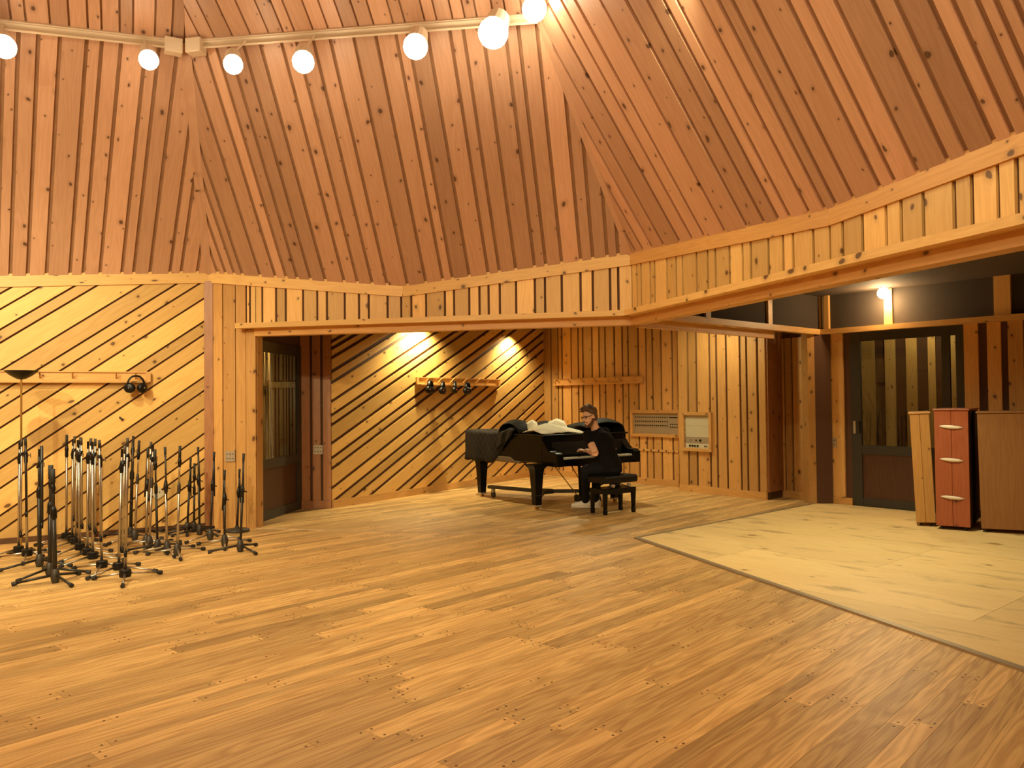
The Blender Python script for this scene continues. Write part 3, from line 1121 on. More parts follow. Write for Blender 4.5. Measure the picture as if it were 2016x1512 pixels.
# ================================================================== LAMPS
# track along the ceiling break
def trackbar(name, a, b, off_n, label):
    th = thing(name, label, 'lamp track', (a + b) / 2)
    n = off_n
    bar('back_board', a + n * 0.03 - th.location, b + n * 0.03 - th.location, 0.085, 0.05, 'track', th, up=n)
    for h in (-0.03, 0.03):
        o = Z * h
        bar('rail', a + n * 0.075 + o - th.location, b + n * 0.075 + o - th.location, 0.02, 0.03, 'track', th, up=n)
    return th
tn = (plM.N + V3((0, 0, -0.3))).normalized()
tnl = (plL.N + V3((0, 0, -0.3))).normalized()
e12 = (R2 - R1).normalized(); e10 = (R0 - R1).normalized()
trackbar('lamp_track', R1 + e12 * 0.08, R2, tn, 'pale lamp track above the middle ceiling facet')
trackbar('lamp_track', R1 + e10 * 0.08, R0, tnl, 'pale lamp track above the left ceiling facet')
for e, n, lab in ((e12, tn, 'right'), (e10, tnl, 'left')):
    o = MB().box((0, 0, 0), (0.17, 0.13, 0.15)).build('track_end_box', 'track', bevel=0.01)
    o.location = R1 + e * 0.14 + n * 0.08 - Z * 0.02
    o.rotation_euler = (0, 0, math.atan2(e.y, e.x))
    tag(o, 'pale end box of the lamp track, %s of the ridge' % lab, 'end box')
lamps = [(293, 118, 20, plL, R1, e10), (459, 127, 20, plM, R1, e12), (597, 122, 23, plM, R1, e12), (818, 92, 26, plM, R1, e12),
         (971, 65, 32, plM, R1, e12), (1052, 18, 26, plM, R1, e12), (8, 92, 24, plL, R1, e10)]
ords = ['second', 'third', 'fourth', 'fifth', 'sixth', 'seventh', 'first']
for i, (x, y, r, pl, o0, e) in enumerate(lamps):
    # vertical plane through the track, half a foot inside it
    nin = V3((-e.y, e.x, 0))
    if nin.dot(CAM - o0) < 0:
        nin = -nin
    p = on_plane(x, y, o0 + nin * 0.28, nin)
    rad = r / F_PX * (p - CAM).dot(FW) * 0.93
    th = thing('track_lamp', 'bright glowing flood lamp hanging from the ceiling track, %s from left' % ords[i], 'lamp', p,
               group='track lamps')
    aim = (V3((-1.5, 4.5, 0)) - p).normalized()
    MB().sphere(aim * 0.0, (rad, rad, rad), 16, 10).build('bulb', 'glow', th, smooth=True)
    MB().tube([aim * -rad * 0.5, aim * -(rad + 0.09), aim * -(rad + 0.13)], [rad * 0.9, rad * 0.75, 0.03], 16).build('housing', 'track', th)
    # arm up to the track
    q = o0 + e * (p - o0).dot(e) + (tn if pl is plM else tnl) * 0.08
    MB().tube([aim * -(rad + 0.1), q - p], 0.012, 8).build('arm', 'track', th)
    lamp('SPOT', p + aim * (rad + 0.05), E_TRACK, target=(-1.5 + (p.x + 1.5) * 0.3, 3.5, 0), angle=130, blend=0.9, size=0.06)
# lamps on the rest of the ring, behind and beside the viewer
for x, y, tx, ty, k_ in ((-4.6, 5.5, -5.0, 9, 1.4), (-4.8, 3.0, -5.5, 9.5, 1.8), (-4.4, 0.5, -4.6, 9.5, 2.1), (-2.4, -0.9, -3.8, 9.0, 1.2),
                         (-4.9, 2.2, 4.4, 6.6, 1.3), (0.2, -0.7, -1.0, 14, 0.8), (1.6, 1.2, 2.5, 7, 0.3), (1.9, 3.4, 3.2, 8, 0.3),
                         (1.2, 5.6, 1.5, 10.5, 0.4)):
    lamp('SPOT', (x, y, 4.7), E_RING * k_, target=(tx, ty, 0.0), angle=76, blend=0.9, size=0.08)
# added unseen upward fill spots for the dome, behind and beside the viewer
for p in ((-6.2, 1.5, 1.9), (0.9, -1.9, 1.9), (-3.0, -1.9, 1.9), (-5.0, -1.0, 1.9)):
    lamp('SPOT', p, E_UPFILL * {-6.2: 0.6, 0.9: 0.35, -3.0: 0.8, -5.0: 1.2}[p[0]], target=(p[0] + 0.25 * (-2 - p[0]), p[1] + 0.25 * (4 - p[1]), 8), angle=150, blend=0.9, size=0.12)
# downlights hidden behind the header, washing the slat walls
for x, e, sp_ in ((815, E_WASH, 146), (997, E_WASH * 0.6, 136)):
    p = plG.w(plG.px(x, 650)[0], 2.74, 0.24)
    lamp('SPOT', p, e, color=(1.0, 0.84, 0.46), target=p + V3((0, 0, -2)) - plG.N * 0.4, angle=sp_, blend=0.75, size=0.05)
lamp('SPOT', plX.w(LX * 0.6, 2.85, 1.1), E_WASH * 0.28, target=plX.w(LX * 0.5, 1.0, 0), angle=140, blend=0.9)  # added unseen spot brightening the panel wall
lamp('SPOT', V3((1.2, 12.6, 2.85)), E_WASH * 0.55, target=(1.0, 12.4, 0), angle=140, blend=0.9)  # added unseen fill over the piano bay
# bare lamp on the dark band
lp = plW.w(wpx(1750, 578), plW.px(1750, 578)[1], 0.16)
lp.z = min(lp.z, ZC - 0.07)
th = thing('wall_lamp', 'bare glowing bulb at the top of the dark band above the sliding door', 'lamp', lp)
MB().sphere((0, 0, 0), 0.075, 16, 10).build('bulb', 'glow', th, smooth=True)
MB().cyl((0, 0, 0.05), (0, 0, ZC - lp.z), 0.03, 0.045, 12).build('holder', 'satin_black', th)
lamp('POINT', lp + V3((0, 0, -0.1)) + plW.N * 0.05, E_BAND, color=(1.0, 0.68, 0.32), size=0.07)
lamp('SPOT', P2 + V3((2.3, -0.6, 2.85)), E_BAY, target=P2 + V3((2.5, -0.8, 0)), angle=140, blend=0.9)  # separate unseen spot brightening the plywood bay
# faint unseen fill lights added inside the booths
lamp('POINT', S0 + V3((-1.9, 0.2, 1.6)), 4, size=0.1)
lamp('POINT', plW.w((ub0 + ub1) / 2, 2.7) + bo * 0.5, 16, size=0.1)

# objects
# ================================================================== MIC STANDS
ORD = ['first', 'second', 'third', 'fourth', 'fifth', 'sixth', 'seventh', 'eighth', 'ninth', 'tenth', 'eleventh', 'twelfth', 'thirteenth',
       'fourteenth', 'fifteenth', 'sixteenth', 'seventeenth', 'eighteenth', 'nineteenth', 'twentieth', 'twenty-first', 'twenty-second',
       'twenty-third', 'twenty-fourth', 'twenty-fifth', 'twenty-sixth', 'twenty-seventh', 'twenty-eighth']


def mic_stand(hx, hy, tx, ty, kind, ang, boom, label, fat=1.0):
    base_ = fl(hx, hy)
    dep = (base_ - CAM).dot(FW)
    top = at_depth(tx, ty, dep) - base_
    chrome = kind in ('drum', 'chrome')
    # turn the legs until no foot reaches into the walls
    for k_ in (0, 8, -8, 16, -16, 24, -24, 32, -32, 40, -40, 50, -50, 60):
        ok = True
        for k in range(3):
            q = math.radians(ang + k_ + 120 * k)
            f_ = base_ + V3((math.cos(q), math.sin(q), 0)) * 0.37
            if (f_ - plWallL.O).dot(plWallL.N) < 0.05 or (f_ - plA.O).dot(plA.N) < 0.04:
                ok = False
        if ok:
            ang += k_
            break
    pm = 'chrome' if chrome or kind == 'mix' else 'black_metal'
    name = 'microphone_stand'
    th = thing(name, label, 'mic stand', base_, group='microphone stands in a cluster by the left wall')
    ax = top.normalized()
    if kind == 'round':
        MB().lathe((0, 0, 0), [(0.14, 0.0), (0.145, 0.012), (0.135, 0.028), (0.03, 0.036), (0.02, 0.07)], 24).build('round_base', 'cast', th, smooth=True)
    else:
        hz = 0.085 if kind == 'drum' else 0.09
        if kind == 'drum':
            MB().lathe((0, 0, 0), [(0.044, 0.035), (0.048, 0.045), (0.048, 0.095), (0.04, 0.102), (0.016, 0.105)], 16).build('hub', 'satin_black', th)
        else:
            MB().lathe((0, 0, 0), [(0.024, 0.0), (0.03, 0.012), (0.036, 0.04), (0.036, 0.07), (0.024, 0.115), (0.015, 0.125)], 12).build('hub', 'cast', th, smooth=True)
        for k in range(3):
            q = math.radians(ang + 120 * k)
            d_ = V3((math.cos(q), math.sin(q), 0))
            L = random.uniform(0.29, 0.34)
            lg = MB().cyl(d_ * 0.03 + Z * 0.065, d_ * L + Z * 0.022, 0.0095 if chrome or kind == 'mix' else 0.011, n=8).build(
                'leg', pm, th, smooth=True)
            MB().tube([d_ * (L - 0.025) + Z * 0.024, d_ * (L + 0.012) + Z * 0.018], [0.017, 0.018], 8).build('rubber_foot', 'rubber', lg)
    H_ = top.length
    hs = 0.62 if kind != 'drum' else 0.84
    MB().tube([ax * 0.05, ax * (H_ * hs)], 0.0125 * fat, 10).build('lower_tube', pm if kind != 'mix' else 'black_metal', th, smooth=True)
    up_m = 'chrome' if kind in ('drum', 'chrome') else 'black_metal'
    MB().tube([ax * (H_ * hs - 0.02), ax * (H_ - 0.1)], 0.0088 * fat, 10).build('upper_tube', up_m, th, smooth=True)
    MB().tube([ax * (H_ * hs - 0.06), ax * (H_ * hs - 0.045), ax * (H_ * hs + 0.02), ax * (H_ * hs + 0.05)], [0.013 * fat, 0.018 * fat, 0.017 * fat, 0.011 * fat],
              10).build('height_clutch', 'satin_black' if kind != 'chrome' else 'cast', th, smooth=True)
    side = V3((math.cos(math.radians(ang)), math.sin(math.radians(ang)), 0)) * 0.026
    jz = H_ - 0.17
    if boom in ('fold', 'foldblack'):
        j = ax * jz
        cl_ = MB().tube([j - side * 0.6 - ax * 0.035, j + side * 0.4, j + side * 1.1 + ax * 0.04], [0.017, 0.023, 0.016], 10).build(
            'boom_clutch', 'satin_black', th, smooth=True)
        MB().cyl(j + V3((0.02, -0.01, 0)), j + V3((0.055, -0.02, 0.0)), 0.005, n=6).add([], []).build('lever', 'chrome', cl_)
        MB().tube([j + V3((0.055, -0.02, 0.018)), j + V3((0.058, -0.02, -0.025))], 0.005, 6).build('lever_bar', 'chrome', cl_)
        bl = (H_ * random.uniform(0.72, 0.8) if kind == 'drum' else random.uniform(0.5, 0.62)) if boom == 'fold' else 0.72
        MB().tube([ax * H_ + side, ax * (H_ - bl) + side], 0.0098 * fat, 8).build('boom', 'chrome' if boom == 'fold' else 'black_metal', th, smooth=True)
        MB().tube([ax * (H_ + 0.0) + side, ax * (H_ - 0.07) + side], [0.0125, 0.0125], 10).build('boom_grip', 'cast' if boom == 'fold' else 'rubber', th, smooth=True)
        MB().tube([ax * (H_ - bl - 0.0) + side, ax * (H_ - bl - 0.05) + side], [0.014, 0.012], 10).build('counterweight', 'satin_black', th, smooth=True)
        MB().cyl(ax * (H_ - 0.1), ax * (H_ - 0.03), 0.011, n=8).build('top_thread', 'satin_black', th)
    elif boom == 'up':
        j = ax * (H_ * 0.62)
        cl_ = MB().tube([j - ax * 0.05, j, j + ax * 0.07], [0.016, 0.024, 0.014], 10).build('boom_clutch', 'satin_black', th, smooth=True)
        MB().cyl(j, j + V3((0.05, -0.01, -0.01)), 0.006, n=6).build('knob', 'satin_black', cl_)
        MB().tube([j - ax * 0.12 + side, ax * H_], 0.008, 8).build('boom', 'black_metal', th, smooth=True)
        MB().tube([ax * (H_ - 0.1), ax * H_], [0.011, 0.0145], 8).build('boom_grip', 'rubber', th, smooth=True)
    else:
        MB().tube([ax * (H_ - 0.12), ax * H_], [0.0145 * fat, 0.0145 * fat], 8).build('grip', 'rubber', th, smooth=True)
        j = ax * (H_ - 0.16)
        MB().tube([j - ax * 0.05, j, j + ax * 0.05], [0.013, 0.021, 0.013], 8).build('top_clutch', 'satin_black', th, smooth=True)
    return th


SX = lambda x: x * 0.27778
SY = lambda y: 820 + y * 0.27778
# hub x, hub y, top x, top y (in a 3.6x enlargement starting at 0,820), kind, leg angle, boom
ST = [(132, 975, 140, 160, 'drum', -20, 'fold'), (192, 1000, 182, 150, 'drum', -65, 'foldblack'),
      (280, 1050, 278, 208, 'black', -10, 'foldblack'), (352, 1115, 360, 345, 'black', 8, 'plain'),
      (392, 1165, 372, 372, 'black', -38, 'plain'), (470, 874, 473, 130, 'drum', 0, 'plain'),
      (512, 893, 518, 140, 'drum', -28, 'fold'), (535, 912, 552, 146, 'drum', 0, 'fold'),
      (566, 955, 557, 152, 'drum', 5, 'fold'), (620, 992, 624, 155, 'drum', 8, 'fold'),
      (658, 1020, 655, 157, 'drum', 2, 'fold'), (722, 1085, 708, 166, 'drum', -75, 'fold'),
      (841, 1100, 866, 206, 'drum', 3, 'fold'), (887, 1152, 906, 152, 'drum', -68, 'fold'),
      (925, 842, 942, 138, 'black', -40, 'foldblack'), (955, 865, 986, 170, 'chrome', 5, 'plain'),
      (1036, 905, 1048, 226, 'chrome', 175, 'up'), (1058, 915, 1086, 180, 'chrome', 165, 'fold'),
      (1117, 940, 1098, 232, 'black', -50, 'plain'), (1184, 958, 1170, 216, 'chrome', -55, 'up'),
      (1256, 972, 1276, 208, 'chrome', -62, 'plain'), (1326, 808, 1352, 296, 'black', 20, 'up'),
      (1375, 806, 1378, 332, 'black', -15, 'plain'), (1415, 825, 1404, 216, 'black', -30, 'up'),
      (1490, 862, 1518, 250, 'mix', -3, 'up'), (1592, 905, 1592, 380, 'mix', 170, 'up'),
      (1680, 800, 1698, 372, 'round', 0, 'up'), (1703, 945, 1727, 262, 'black', -42, 'up')]
KD = {'drum': 'chrome microphone stand with black drum hub', 'chrome': 'chrome microphone stand with rounded dark hub',
      'black': 'black tripod microphone stand', 'mix': 'half chrome, half black boom microphone stand',
      'round': 'black microphone stand on a round base beside the pier'}
for i, (a_, b_, c_, d_, kd, an, bo_) in enumerate(ST):
    random.seed(100 + i)
    lab = KD[kd] if kd == 'round' else KD[kd] + ', %s stand from left in the cluster' % ORD[i]
    mic_stand(SX(a_), SY(b_ + 14), SX(c_), SY(d_), kd, an, bo_, lab, 1.45 if i in (2, 3, 4, 14) else 1.0)

# ---- torchiere lamp at the left edge
tb = up(at_depth(42, 735, 8.3), 0)
th = thing('floor_lamp', 'thin brown pole lamp with dark upturned bowl at the left edge', 'lamp', tb)
zt = at_depth(42, 730, 8.3).z
MB().lathe((0, 0, 0), [(0.13, 0), (0.13, 0.015), (0.03, 0.03), (0.012, 0.04)], 20).build('base', 'satin_black', th)
MB().cyl((0, 0, 0.03), (0, 0, zt - 0.08), 0.010, n=8).build('pole', 'brass', th)
MB().lathe((0, 0, zt), [(0.02, -0.09), (0.05, -0.08), (0.1, -0.05), (0.155, -0.004), (0.158, 0.0), (0.15, 0.002), (0.09, -0.045), (0.02, -0.07)], 24).build(
    'bowl', 'satin_black', th, smooth=True)

# ================================================================== WALL RACKS AND HEADPHONES
def rack(pl, x0, x1, ymid, label, pegs_px, mat='pine_trim', hgt=0.115):
    u0, v0 = pl.px(x0, ymid)
    u1, v1 = pl.px(x1, ymid)
    v = (v0 + v1) / 2
    v0 = v1 = v
    th = thing('headphone_rack', label, 'rack', pl.w((u0 + u1) / 2, v, 0.03))
    o = V3(th.location)
    q = lambda u, vv, h: pl.w(u, vv, h) - o
    bar('back_board', q(u0, v, 0.04), q(u1, v, 0.04), 0.02, hgt, mat, th)
    bar('lower_lip', q(u0, v - hgt / 2, 0.065), q(u1, v - hgt / 2, 0.065), 0.07, 0.02, mat, th)
    bar('upper_lip', q(u0, v + hgt / 2, 0.05), q(u1, v + hgt / 2, 0.05), 0.03, 0.014, mat, th)
    bar('end_block', q(u0, v - hgt / 2, 0.06), q(u0, v + hgt / 2, 0.06), 0.05, 0.03, mat, th, up=pl.N)
    bar('end_block', q(u1, v - hgt / 2, 0.06), q(u1, v + hgt / 2, 0.06), 0.05, 0.03, mat, th, up=pl.N)
    tips = []
    for x in pegs_px:
        u = pl.px(x, ymid)[0]
        a_, b_ = q(u, v - 0.02, 0.04), q(u, v + 0.055, 0.14)
        MB().cyl(a_, b_, 0.009, n=8).build('peg', mat, th)
        tips.append((u, v))
    return th, tips


def headphones(pl, u, v, h, label, tilt=0.0, s=1.0):
    loc = pl.w(u, v, h)
    th = thing('headphones', label, 'headphones', loc, group='headphones on the wall racks')
    ax, ay, az = pl.U, pl.N, Z
    ang = math.radians(38 + tilt)
    ex = ax * math.cos(ang) + ay * math.sin(ang)
    ey = ax * -math.sin(ang) + ay * math.cos(ang)
    pts = []
    for k in range(13):
        q = math.pi * k / 12
        pts.append((ex * math.cos(q) * 0.078 + Z * (math.sin(q) * 0.085 - 0.075)) * s)
    MB().tube(pts, [(0.024 * s, 0.010 * s)] * 13, 8, ref=ey).build('headband', 'satin_black', th, smooth=True)
    for sd_ in (1, -1):
        c = (ex * sd_ * 0.060 + Z * -0.115) * s
        n_ = (ey * 0.85 + ex * sd_ * 0.5).normalized()
        cup = MB().tube([c - n_ * 0.03 * s, c - n_ * 0.012 * s, c + n_ * 0.02 * s, c + n_ * 0.03 * s],
                        [0.044 * s, 0.054 * s, 0.052 * s, 0.034 * s], 16).build('ear_cup', 'satin_black', th, smooth=True)
        MB().tube([c + Z * 0.06 * s + ex * sd_ * 0.02 * s, c + Z * 0.01 * s + n_ * 0.024 * s], 0.006 * s, 6).build('yoke', 'chrome', cup)
        MB().sphere(c + n_ * 0.031 * s, 0.007 * s, 8, 6).build('badge', 'chrome' if sd_ > 0 or pl is plWallL else 'red_mark', cup)
    return th


rk, tips = rack(plG, 816, 977, 752, 'pine peg rack on the diagonal slat wall, holding four headphones',
                (833, 858, 882, 907, 932, 953, 973))
for i in range(4):
    u, v = tips[i]
    headphones(plG, u, v - 0.01 - 0.012 * (i % 2), 0.15, 'black headphones on the diagonal wall rack, %s from left' % ORD[i], tilt=-58 - 9 * (i % 3), s=1.15)
rack(plV, 1097, 1268, 750, 'empty pine peg rack on the vertical slat wall', (1105, 1127, 1152, 1178, 1202, 1227, 1254), 'pine_deep')
rk, tips = rack(plWallL, -60, 291, 742, 'pine peg rack on the left wall with one headset', (79, 143, 228, 266))
headphones(plWallL, tips[3][0], tips[3][1] - 0.0, 0.16, 'black headphones hanging alone on the left wall rack', tilt=-30, s=1.12)
o = MB().tube([(-0.012, 0, 0.01), (0.012, 0, -0.01), (0.02, 0, -0.014)], 0.011, 8).build('cable_clip', 'rubber', None)
o.location = plWallL.w(*plWallL.px(237, 823), 0.035)
tag(o, 'tiny black cable clip on the left wall boards', 'clip')

# ================================================================== OUTLETS AND PANELS
def wallplate(pl, x, y, w_, h_, label, rot=0.0, holes=(3, 2), mat='outlet', hh=0.03):
    u, v = pl.px(x, y)
    c, s = math.cos(rot), math.sin(rot)
    loc = pl.w(u, v, hh)
    th = thing('outlet_plate', label, 'outlet', loc)
    P = lambda a, b, h: pl.U * (a * c - b * s) + pl.V * (a * s + b * c) + pl.N * h
    pts = [P(a * w_ / 2, b * h_ / 2, h) for h in (0, 0.008) for a, b in ((-1, -1), (1, -1), (1, 1), (-1, 1))]
    MB().add(pts, [(3, 2, 1, 0), (4, 5, 6, 7), (0, 1, 5, 4), (1, 2, 6, 5), (2, 3, 7, 6), (3, 0, 4, 7)]).build('plate', mat, th)
    for i in range(holes[0]):
        for j in range(holes[1]):
            a = (i - (holes[0] - 1) / 2) * w_ / (holes[0] + 0.3)
            b = (j - (holes[1] - 1) / 2) * h_ / (holes[1] + 0.3)
            MB().cyl(P(a, b, 0.008), P(a, b, 0.011), 0.008, n=8).build('socket', 'backing', th)
    return th


wallplate(plA, 456, 898, 0.125, 0.125, 'square metal outlet plate with six sockets on the pier')
wallplate(plS, 627, 885, 0.13, 0.13, 'dim metal outlet plate on the recess wall')
wallplate(plWallL, 310, 971, 0.115, 0.115, 'pale outlet plate turned on the slant of the left wall boards', rot=math.atan2(dd[1], dd[0]), holes=(2, 1),
          mat='plate_beige')
wallplate(plW, 1645, 871, 0.08, 0.14, 'small dull outlet plate on the board left of the sliding door', holes=(1, 2))

# patch panel partly hidden behind the nearer wall's edge
def framed(name, label, cat, pl, x0, y0, x1, y1, fr=0.06):
    (u0, va), (u1, vb) = pl.px(x0, y0), pl.px(x1, y1)
    v1, v0 = max(va, vb), min(va, vb)
    if u0 > u1:
        u0, u1 = u1, u0
    th = thing(name, label, cat, pl.w((u0 + u1) / 2, v0, 0.03))
    o = V3(th.location)
    q = lambda u, v, h: pl.w(u, v, h) - o
    for (a, b), w2 in ((((u0, v0 + fr / 2), (u1, v0 + fr / 2)), 0), (((u0, v1 - fr / 2), (u1, v1 - fr / 2)), 0)):
        bar('frame_board', q(*a, 0.045), q(*b, 0.045), 0.05, fr, 'pine_deep', th)
    for a, b in (((u0 + fr / 2, v0 + fr), (u0 + fr / 2, v1 - fr)), ((u1 - fr / 2, v0 + fr), (u1 - fr / 2, v1 - fr))):
        bar('frame_board', q(*a, 0.045), q(*b, 0.045), fr, 0.05, 'pine_deep', th, up=pl.N)
    return th, (u0 + fr, u1 - fr, v0 + fr, v1 - fr), q


def rect(pl, q, u0, u1, v0, v1, h0, h1, name, mat, th):
    pts = [q(a, b, h) for h in (h0, h1) for a, b in ((u0, v0), (u1, v0), (u1, v1), (u0, v1))]
    return MB().add(pts, [(3, 2, 1, 0), (4, 5, 6, 7), (0, 1, 5, 4), (1, 2, 6, 5), (2, 3, 7, 6), (3, 0, 4, 7)]).build(name, mat, th)


th, (u0, u1, v0, v1), q = framed('patch_panel', 'grey patch panel with rows of sockets framed in pine', 'panel', plV, 1245, 807, 1345, 862, 0.055)
rect(plV, q, u0, u1, v0, v1, 0.02, 0.032, 'plate', 'plate_grey', th)
mb, mb2 = MB(), MB()
n_ = 16
for r_ in range(3):
    for c_ in range(n_):
        a = u0 + 0.05 + (u1 - u0) * 0.70 * c_ / (n_ - 1)
        b = v1 - (v1 - v0) * (0.2 + 0.2 * r_)
        mb.cyl(q(a, b, 0.032), q(a, b, 0.037), 0.0125, n=8)
        mb2.add([q(a + dx, b - 0.027 + dy, 0.0325) for dx, dy in ((-0.008, -0.005), (0.008, -0.005), (0.008, 0.005), (-0.008, 0.005))], [(0, 1, 2, 3)])
for r_ in range(2):
    for c_ in range(4):
        a = u0 + (u1 - u0) * (0.82 + 0.045 * c_)
        b = v1 - (v1 - v0) * (0.53 + 0.13 * r_)
        mb.cyl(q(a, b, 0.032), q(a, b, 0.037), 0.0125, n=8)
mb.build('sockets', 'satin_black', th, kind='stuff')
mb2.build('number_marks', 'backing_light', th, kind='stuff')
rect(plV, q, u0 + (u1 - u0) * 0.79, u0 + (u1 - u0) * 0.98, v1 - (v1 - v0) * 0.23, v1 - (v1 - v0) * 0.18, 0.032, 0.036, 'switch_row', 'satin_black', th)
th, (u0, u1, v0, v1), q = framed('control_panel', 'square cream control panel with knobs framed in pine', 'panel', plX, 1346, 811, 1406, 890, 0.05)
hv = v1 - v0
for a, b, mt_ in ((0, 0.14, 'plate_cream'), (0.145, 0.33, 'plate_grey'), (0.335, 0.67, 'plate_beige'), (0.675, 1.0, 'plate_beige')):
    rect(plX, q, u0, u1, v0 + hv * a, v0 + hv * b, 0.02, 0.032, 'plate', mt_, th)
for fx, fv, r_ in ((0.2, 0.07, 0.017), (0.3, 0.07, 0.017), (0.4, 0.07, 0.017), (0.51, 0.07, 0.017), (0.8, 0.07, 0.01), (0.87, 0.07, 0.008), (0.25, 0.24, 0.006),
                   (0.45, 0.24, 0.010), (0.62, 0.24, 0.018)):
    p = (u0 + (u1 - u0) * fx, v0 + hv * fv)
    MB().cyl(q(*p, 0.032), q(*p, 0.045), r_, n=10).build('knob', 'satin_black', th)
for k in range(6):
    for uu_ in (u0 + 0.004, u1 - 0.004):
        MB().cyl(q(uu_, v0 + hv * (k + 0.3) / 6, 0.032), q(uu_, v0 + hv * (k + 0.3) / 6, 0.036), 0.006, n=6).build('screw', 'backing', th)
ua, ub_ = plV.px(1236, 884)[0], plV.px(1338, 890)[0]
vv = plV.px(1300, 887)[1]
th = thing('cable_rail', 'thin pale rail with notches under the patch panel', 'rail', plV.w((ua + ub_) / 2, vv, 0.03))
o_ = V3(th.location)
bar('strip', plV.w(ua, vv, 0.035) - o_, plV.w(ub_, vv, 0.035) - o_, 0.02, 0.035, 'pine_trim', th)
for k in range(7):
    uq = ua + (ub_ - ua) * (k + 0.5) / 7
    bar('notch', plV.w(uq - 0.012, vv, 0.048) - o_, plV.w(uq + 0.012, vv, 0.048) - o_, 0.01, 0.03, 'backing', th)

# ================================================================== GOBOS AT RIGHT
def gobo(name, px_l, py_l, px_r, py_r, height, depth, face, side_mat, label, lean=0.0, zc=0.05, boards=2, handles=False):
    a, b = up(fl(px_l, py_l, zc), 0), up(fl(px_r, py_r, zc), 0)
    ex = (b - a)
    w_ = ex.length
    th = thing(name, label, 'baffle', (a + b) / 2, math.atan2(ex.y, ex.x), group='rolling baffles at right')
    Rm = Matrix.Rotation(-lean, 3, 'Y')
    tf = lambda p: Rm @ V3(p) + V3((0, 0, zc))

    def bx(nm, x0, x1, y0, y1, z0, z1, mat, par=th, bevel=0.004):
        pts = [tf((x, y, z)) for z in (z0, z1) for x, y in ((x0, y0), (x1, y0), (x1, y1), (x0, y1))]
        return MB().add(pts, [(3, 2, 1, 0), (4, 5, 6, 7), (0, 1, 5, 4), (1, 2, 6, 5), (2, 3, 7, 6), (3, 0, 4, 7)]).build(nm, mat, par, bevel=bevel, grain=2)
    body = bx('body', -w_ / 2, w_ / 2, 0.022, depth, 0, height - 0.022, side_mat)
    bx('top_board', -w_ / 2 - 0.012, w_ / 2 + 0.012, -0.01, depth + 0.01, height - 0.02, height, face)
    wb_ = w_ / boards
    for k in range(boards):
        bx('end_board', -w_ / 2 + k * wb_ + 0.001, -w_ / 2 + (k + 1) * wb_ - 0.001, 0, 0.021, 0, height - 0.022, face)
    if handles:
        for z in handles:
            pts = [tf((x * 0.115, -0.004 - 0.012 * (1 - x * x), z * height - 0.008 * x)) for x in (-1, -0.6, 0, 0.6, 1)]
            MB().tube(pts, [(0.006, 0.004), (0.016, 0.008), (0.02, 0.009), (0.016, 0.008), (0.005, 0.004)], 8, ref=(0, 0, 1)).build('handle', 'white_paint', th, smooth=True)
    for x in (-w_ / 2 + 0.05, w_ / 2 - 0.05):
        for y in (0.08, depth - 0.08):
            MB().cyl((x - 0.012, y, 0.026), (x + 0.012, y, 0.026), 0.026, n=14).build('caster', 'rubber', th)
            MB().box((x, y, 0.05), (0.04, 0.05, 0.012)).build('caster_plate', 'cast', th)
    return th


gobo('sound_baffle', 1804, 1028, 1843, 1030, 1.27, 0.9, 'tan_wood', 'tan_wood', 'tan pine sound baffle, leaning, left of the red one', lean=math.radians(2.2))
gobo('sound_baffle', 1843, 1034, 1911, 1039, 1.31, 0.9, 'red_wood', 'dark_wood', 'red stained sound baffle with three white handles',
     handles=(0.245, 0.565, 0.845))
gobo('sound_baffle', 1932, 1040, 2030, 1046, 1.28, 0.62, 'brown_wood', 'brown_wood', 'brown sound baffle at the right edge of the picture',
     lean=math.radians(0.8), boards=1)
# ================================================================== PIANO
KL, KR = fl(1103, 901, 0.72), fl(1238, 893, 0.72)
pe = (KR - KL).normalized()
PANG = math.atan2(pe.y, pe.x)
kc = up((KL + KR) / 2, 0)
piano = thing('grand_piano', 'black lacquered grand piano in the bay, partly covered', 'piano', kc, PANG)
OUT = [(-0.75, 0.24), (-0.75, 1.0), (-0.75, 1.9), (-0.735, 2.2), (-0.68, 2.42), (-0.56, 2.56), (-0.40, 2.61), (-0.24, 2.56), (-0.12, 2.42), (-0.05, 2.2),
       (0.02, 1.95), (0.13, 1.7), (0.3, 1.45), (0.5, 1.24), (0.66, 1.05), (0.73, 0.85), (0.75, 0.62), (0.75, 0.24)]
MB().prism(OUT[::-1], 0.63, 1.0).build('case', 'lacquer', piano, bevel=0.012)
lid_o = [(x * 1.012, y if y < 0.3 else y + 0.012) for x, y in OUT]
lid_o[0], lid_o[-1] = (-0.76, 0.17), (0.76, 0.17)
MB().prism(lid_o[::-1], 1.002, 1.026).build('lid', 'lacquer', piano, bevel=0.006)
MB().box((0, 0.09, 0.635), (1.5, 0.33, 0.07)).build('key_bed', 'lacquer', piano, bevel=0.01)
MB().box((0, -0.085, 0.675), (1.27, 0.03, 0.05)).build('key_slip', 'lacquer', piano, bevel=0.006)
for s_ in (-1, 1):
    prof = [(-0.10, 0.60), (0.25, 0.60), (0.25, 0.94), (0.19, 0.93), (0.13, 0.85), (0.06, 0.80), (-0.06, 0.79), (-0.10, 0.76)]
    vs = [V3((s_ * 0.69 + dx, y, z)) for dx in (-0.06, 0.06) for y, z in prof]
    n = len(prof)
    fs = [tuple(range(n)), tuple(range(2 * n - 1, n - 1, -1))] + [(i, n + i, n + (i + 1) % n, (i + 1) % n) for i in range(n)]
    MB().add(vs, fs).build('cheek', 'lacquer', piano, bevel=0.012)
fb = MB().box((0, 0.17, 0.83), (1.26, 0.03, 0.2), Matrix.Rotation(math.radians(-12), 3, 'X')).build('fallboard', 'lacquer', piano, bevel=0.008)
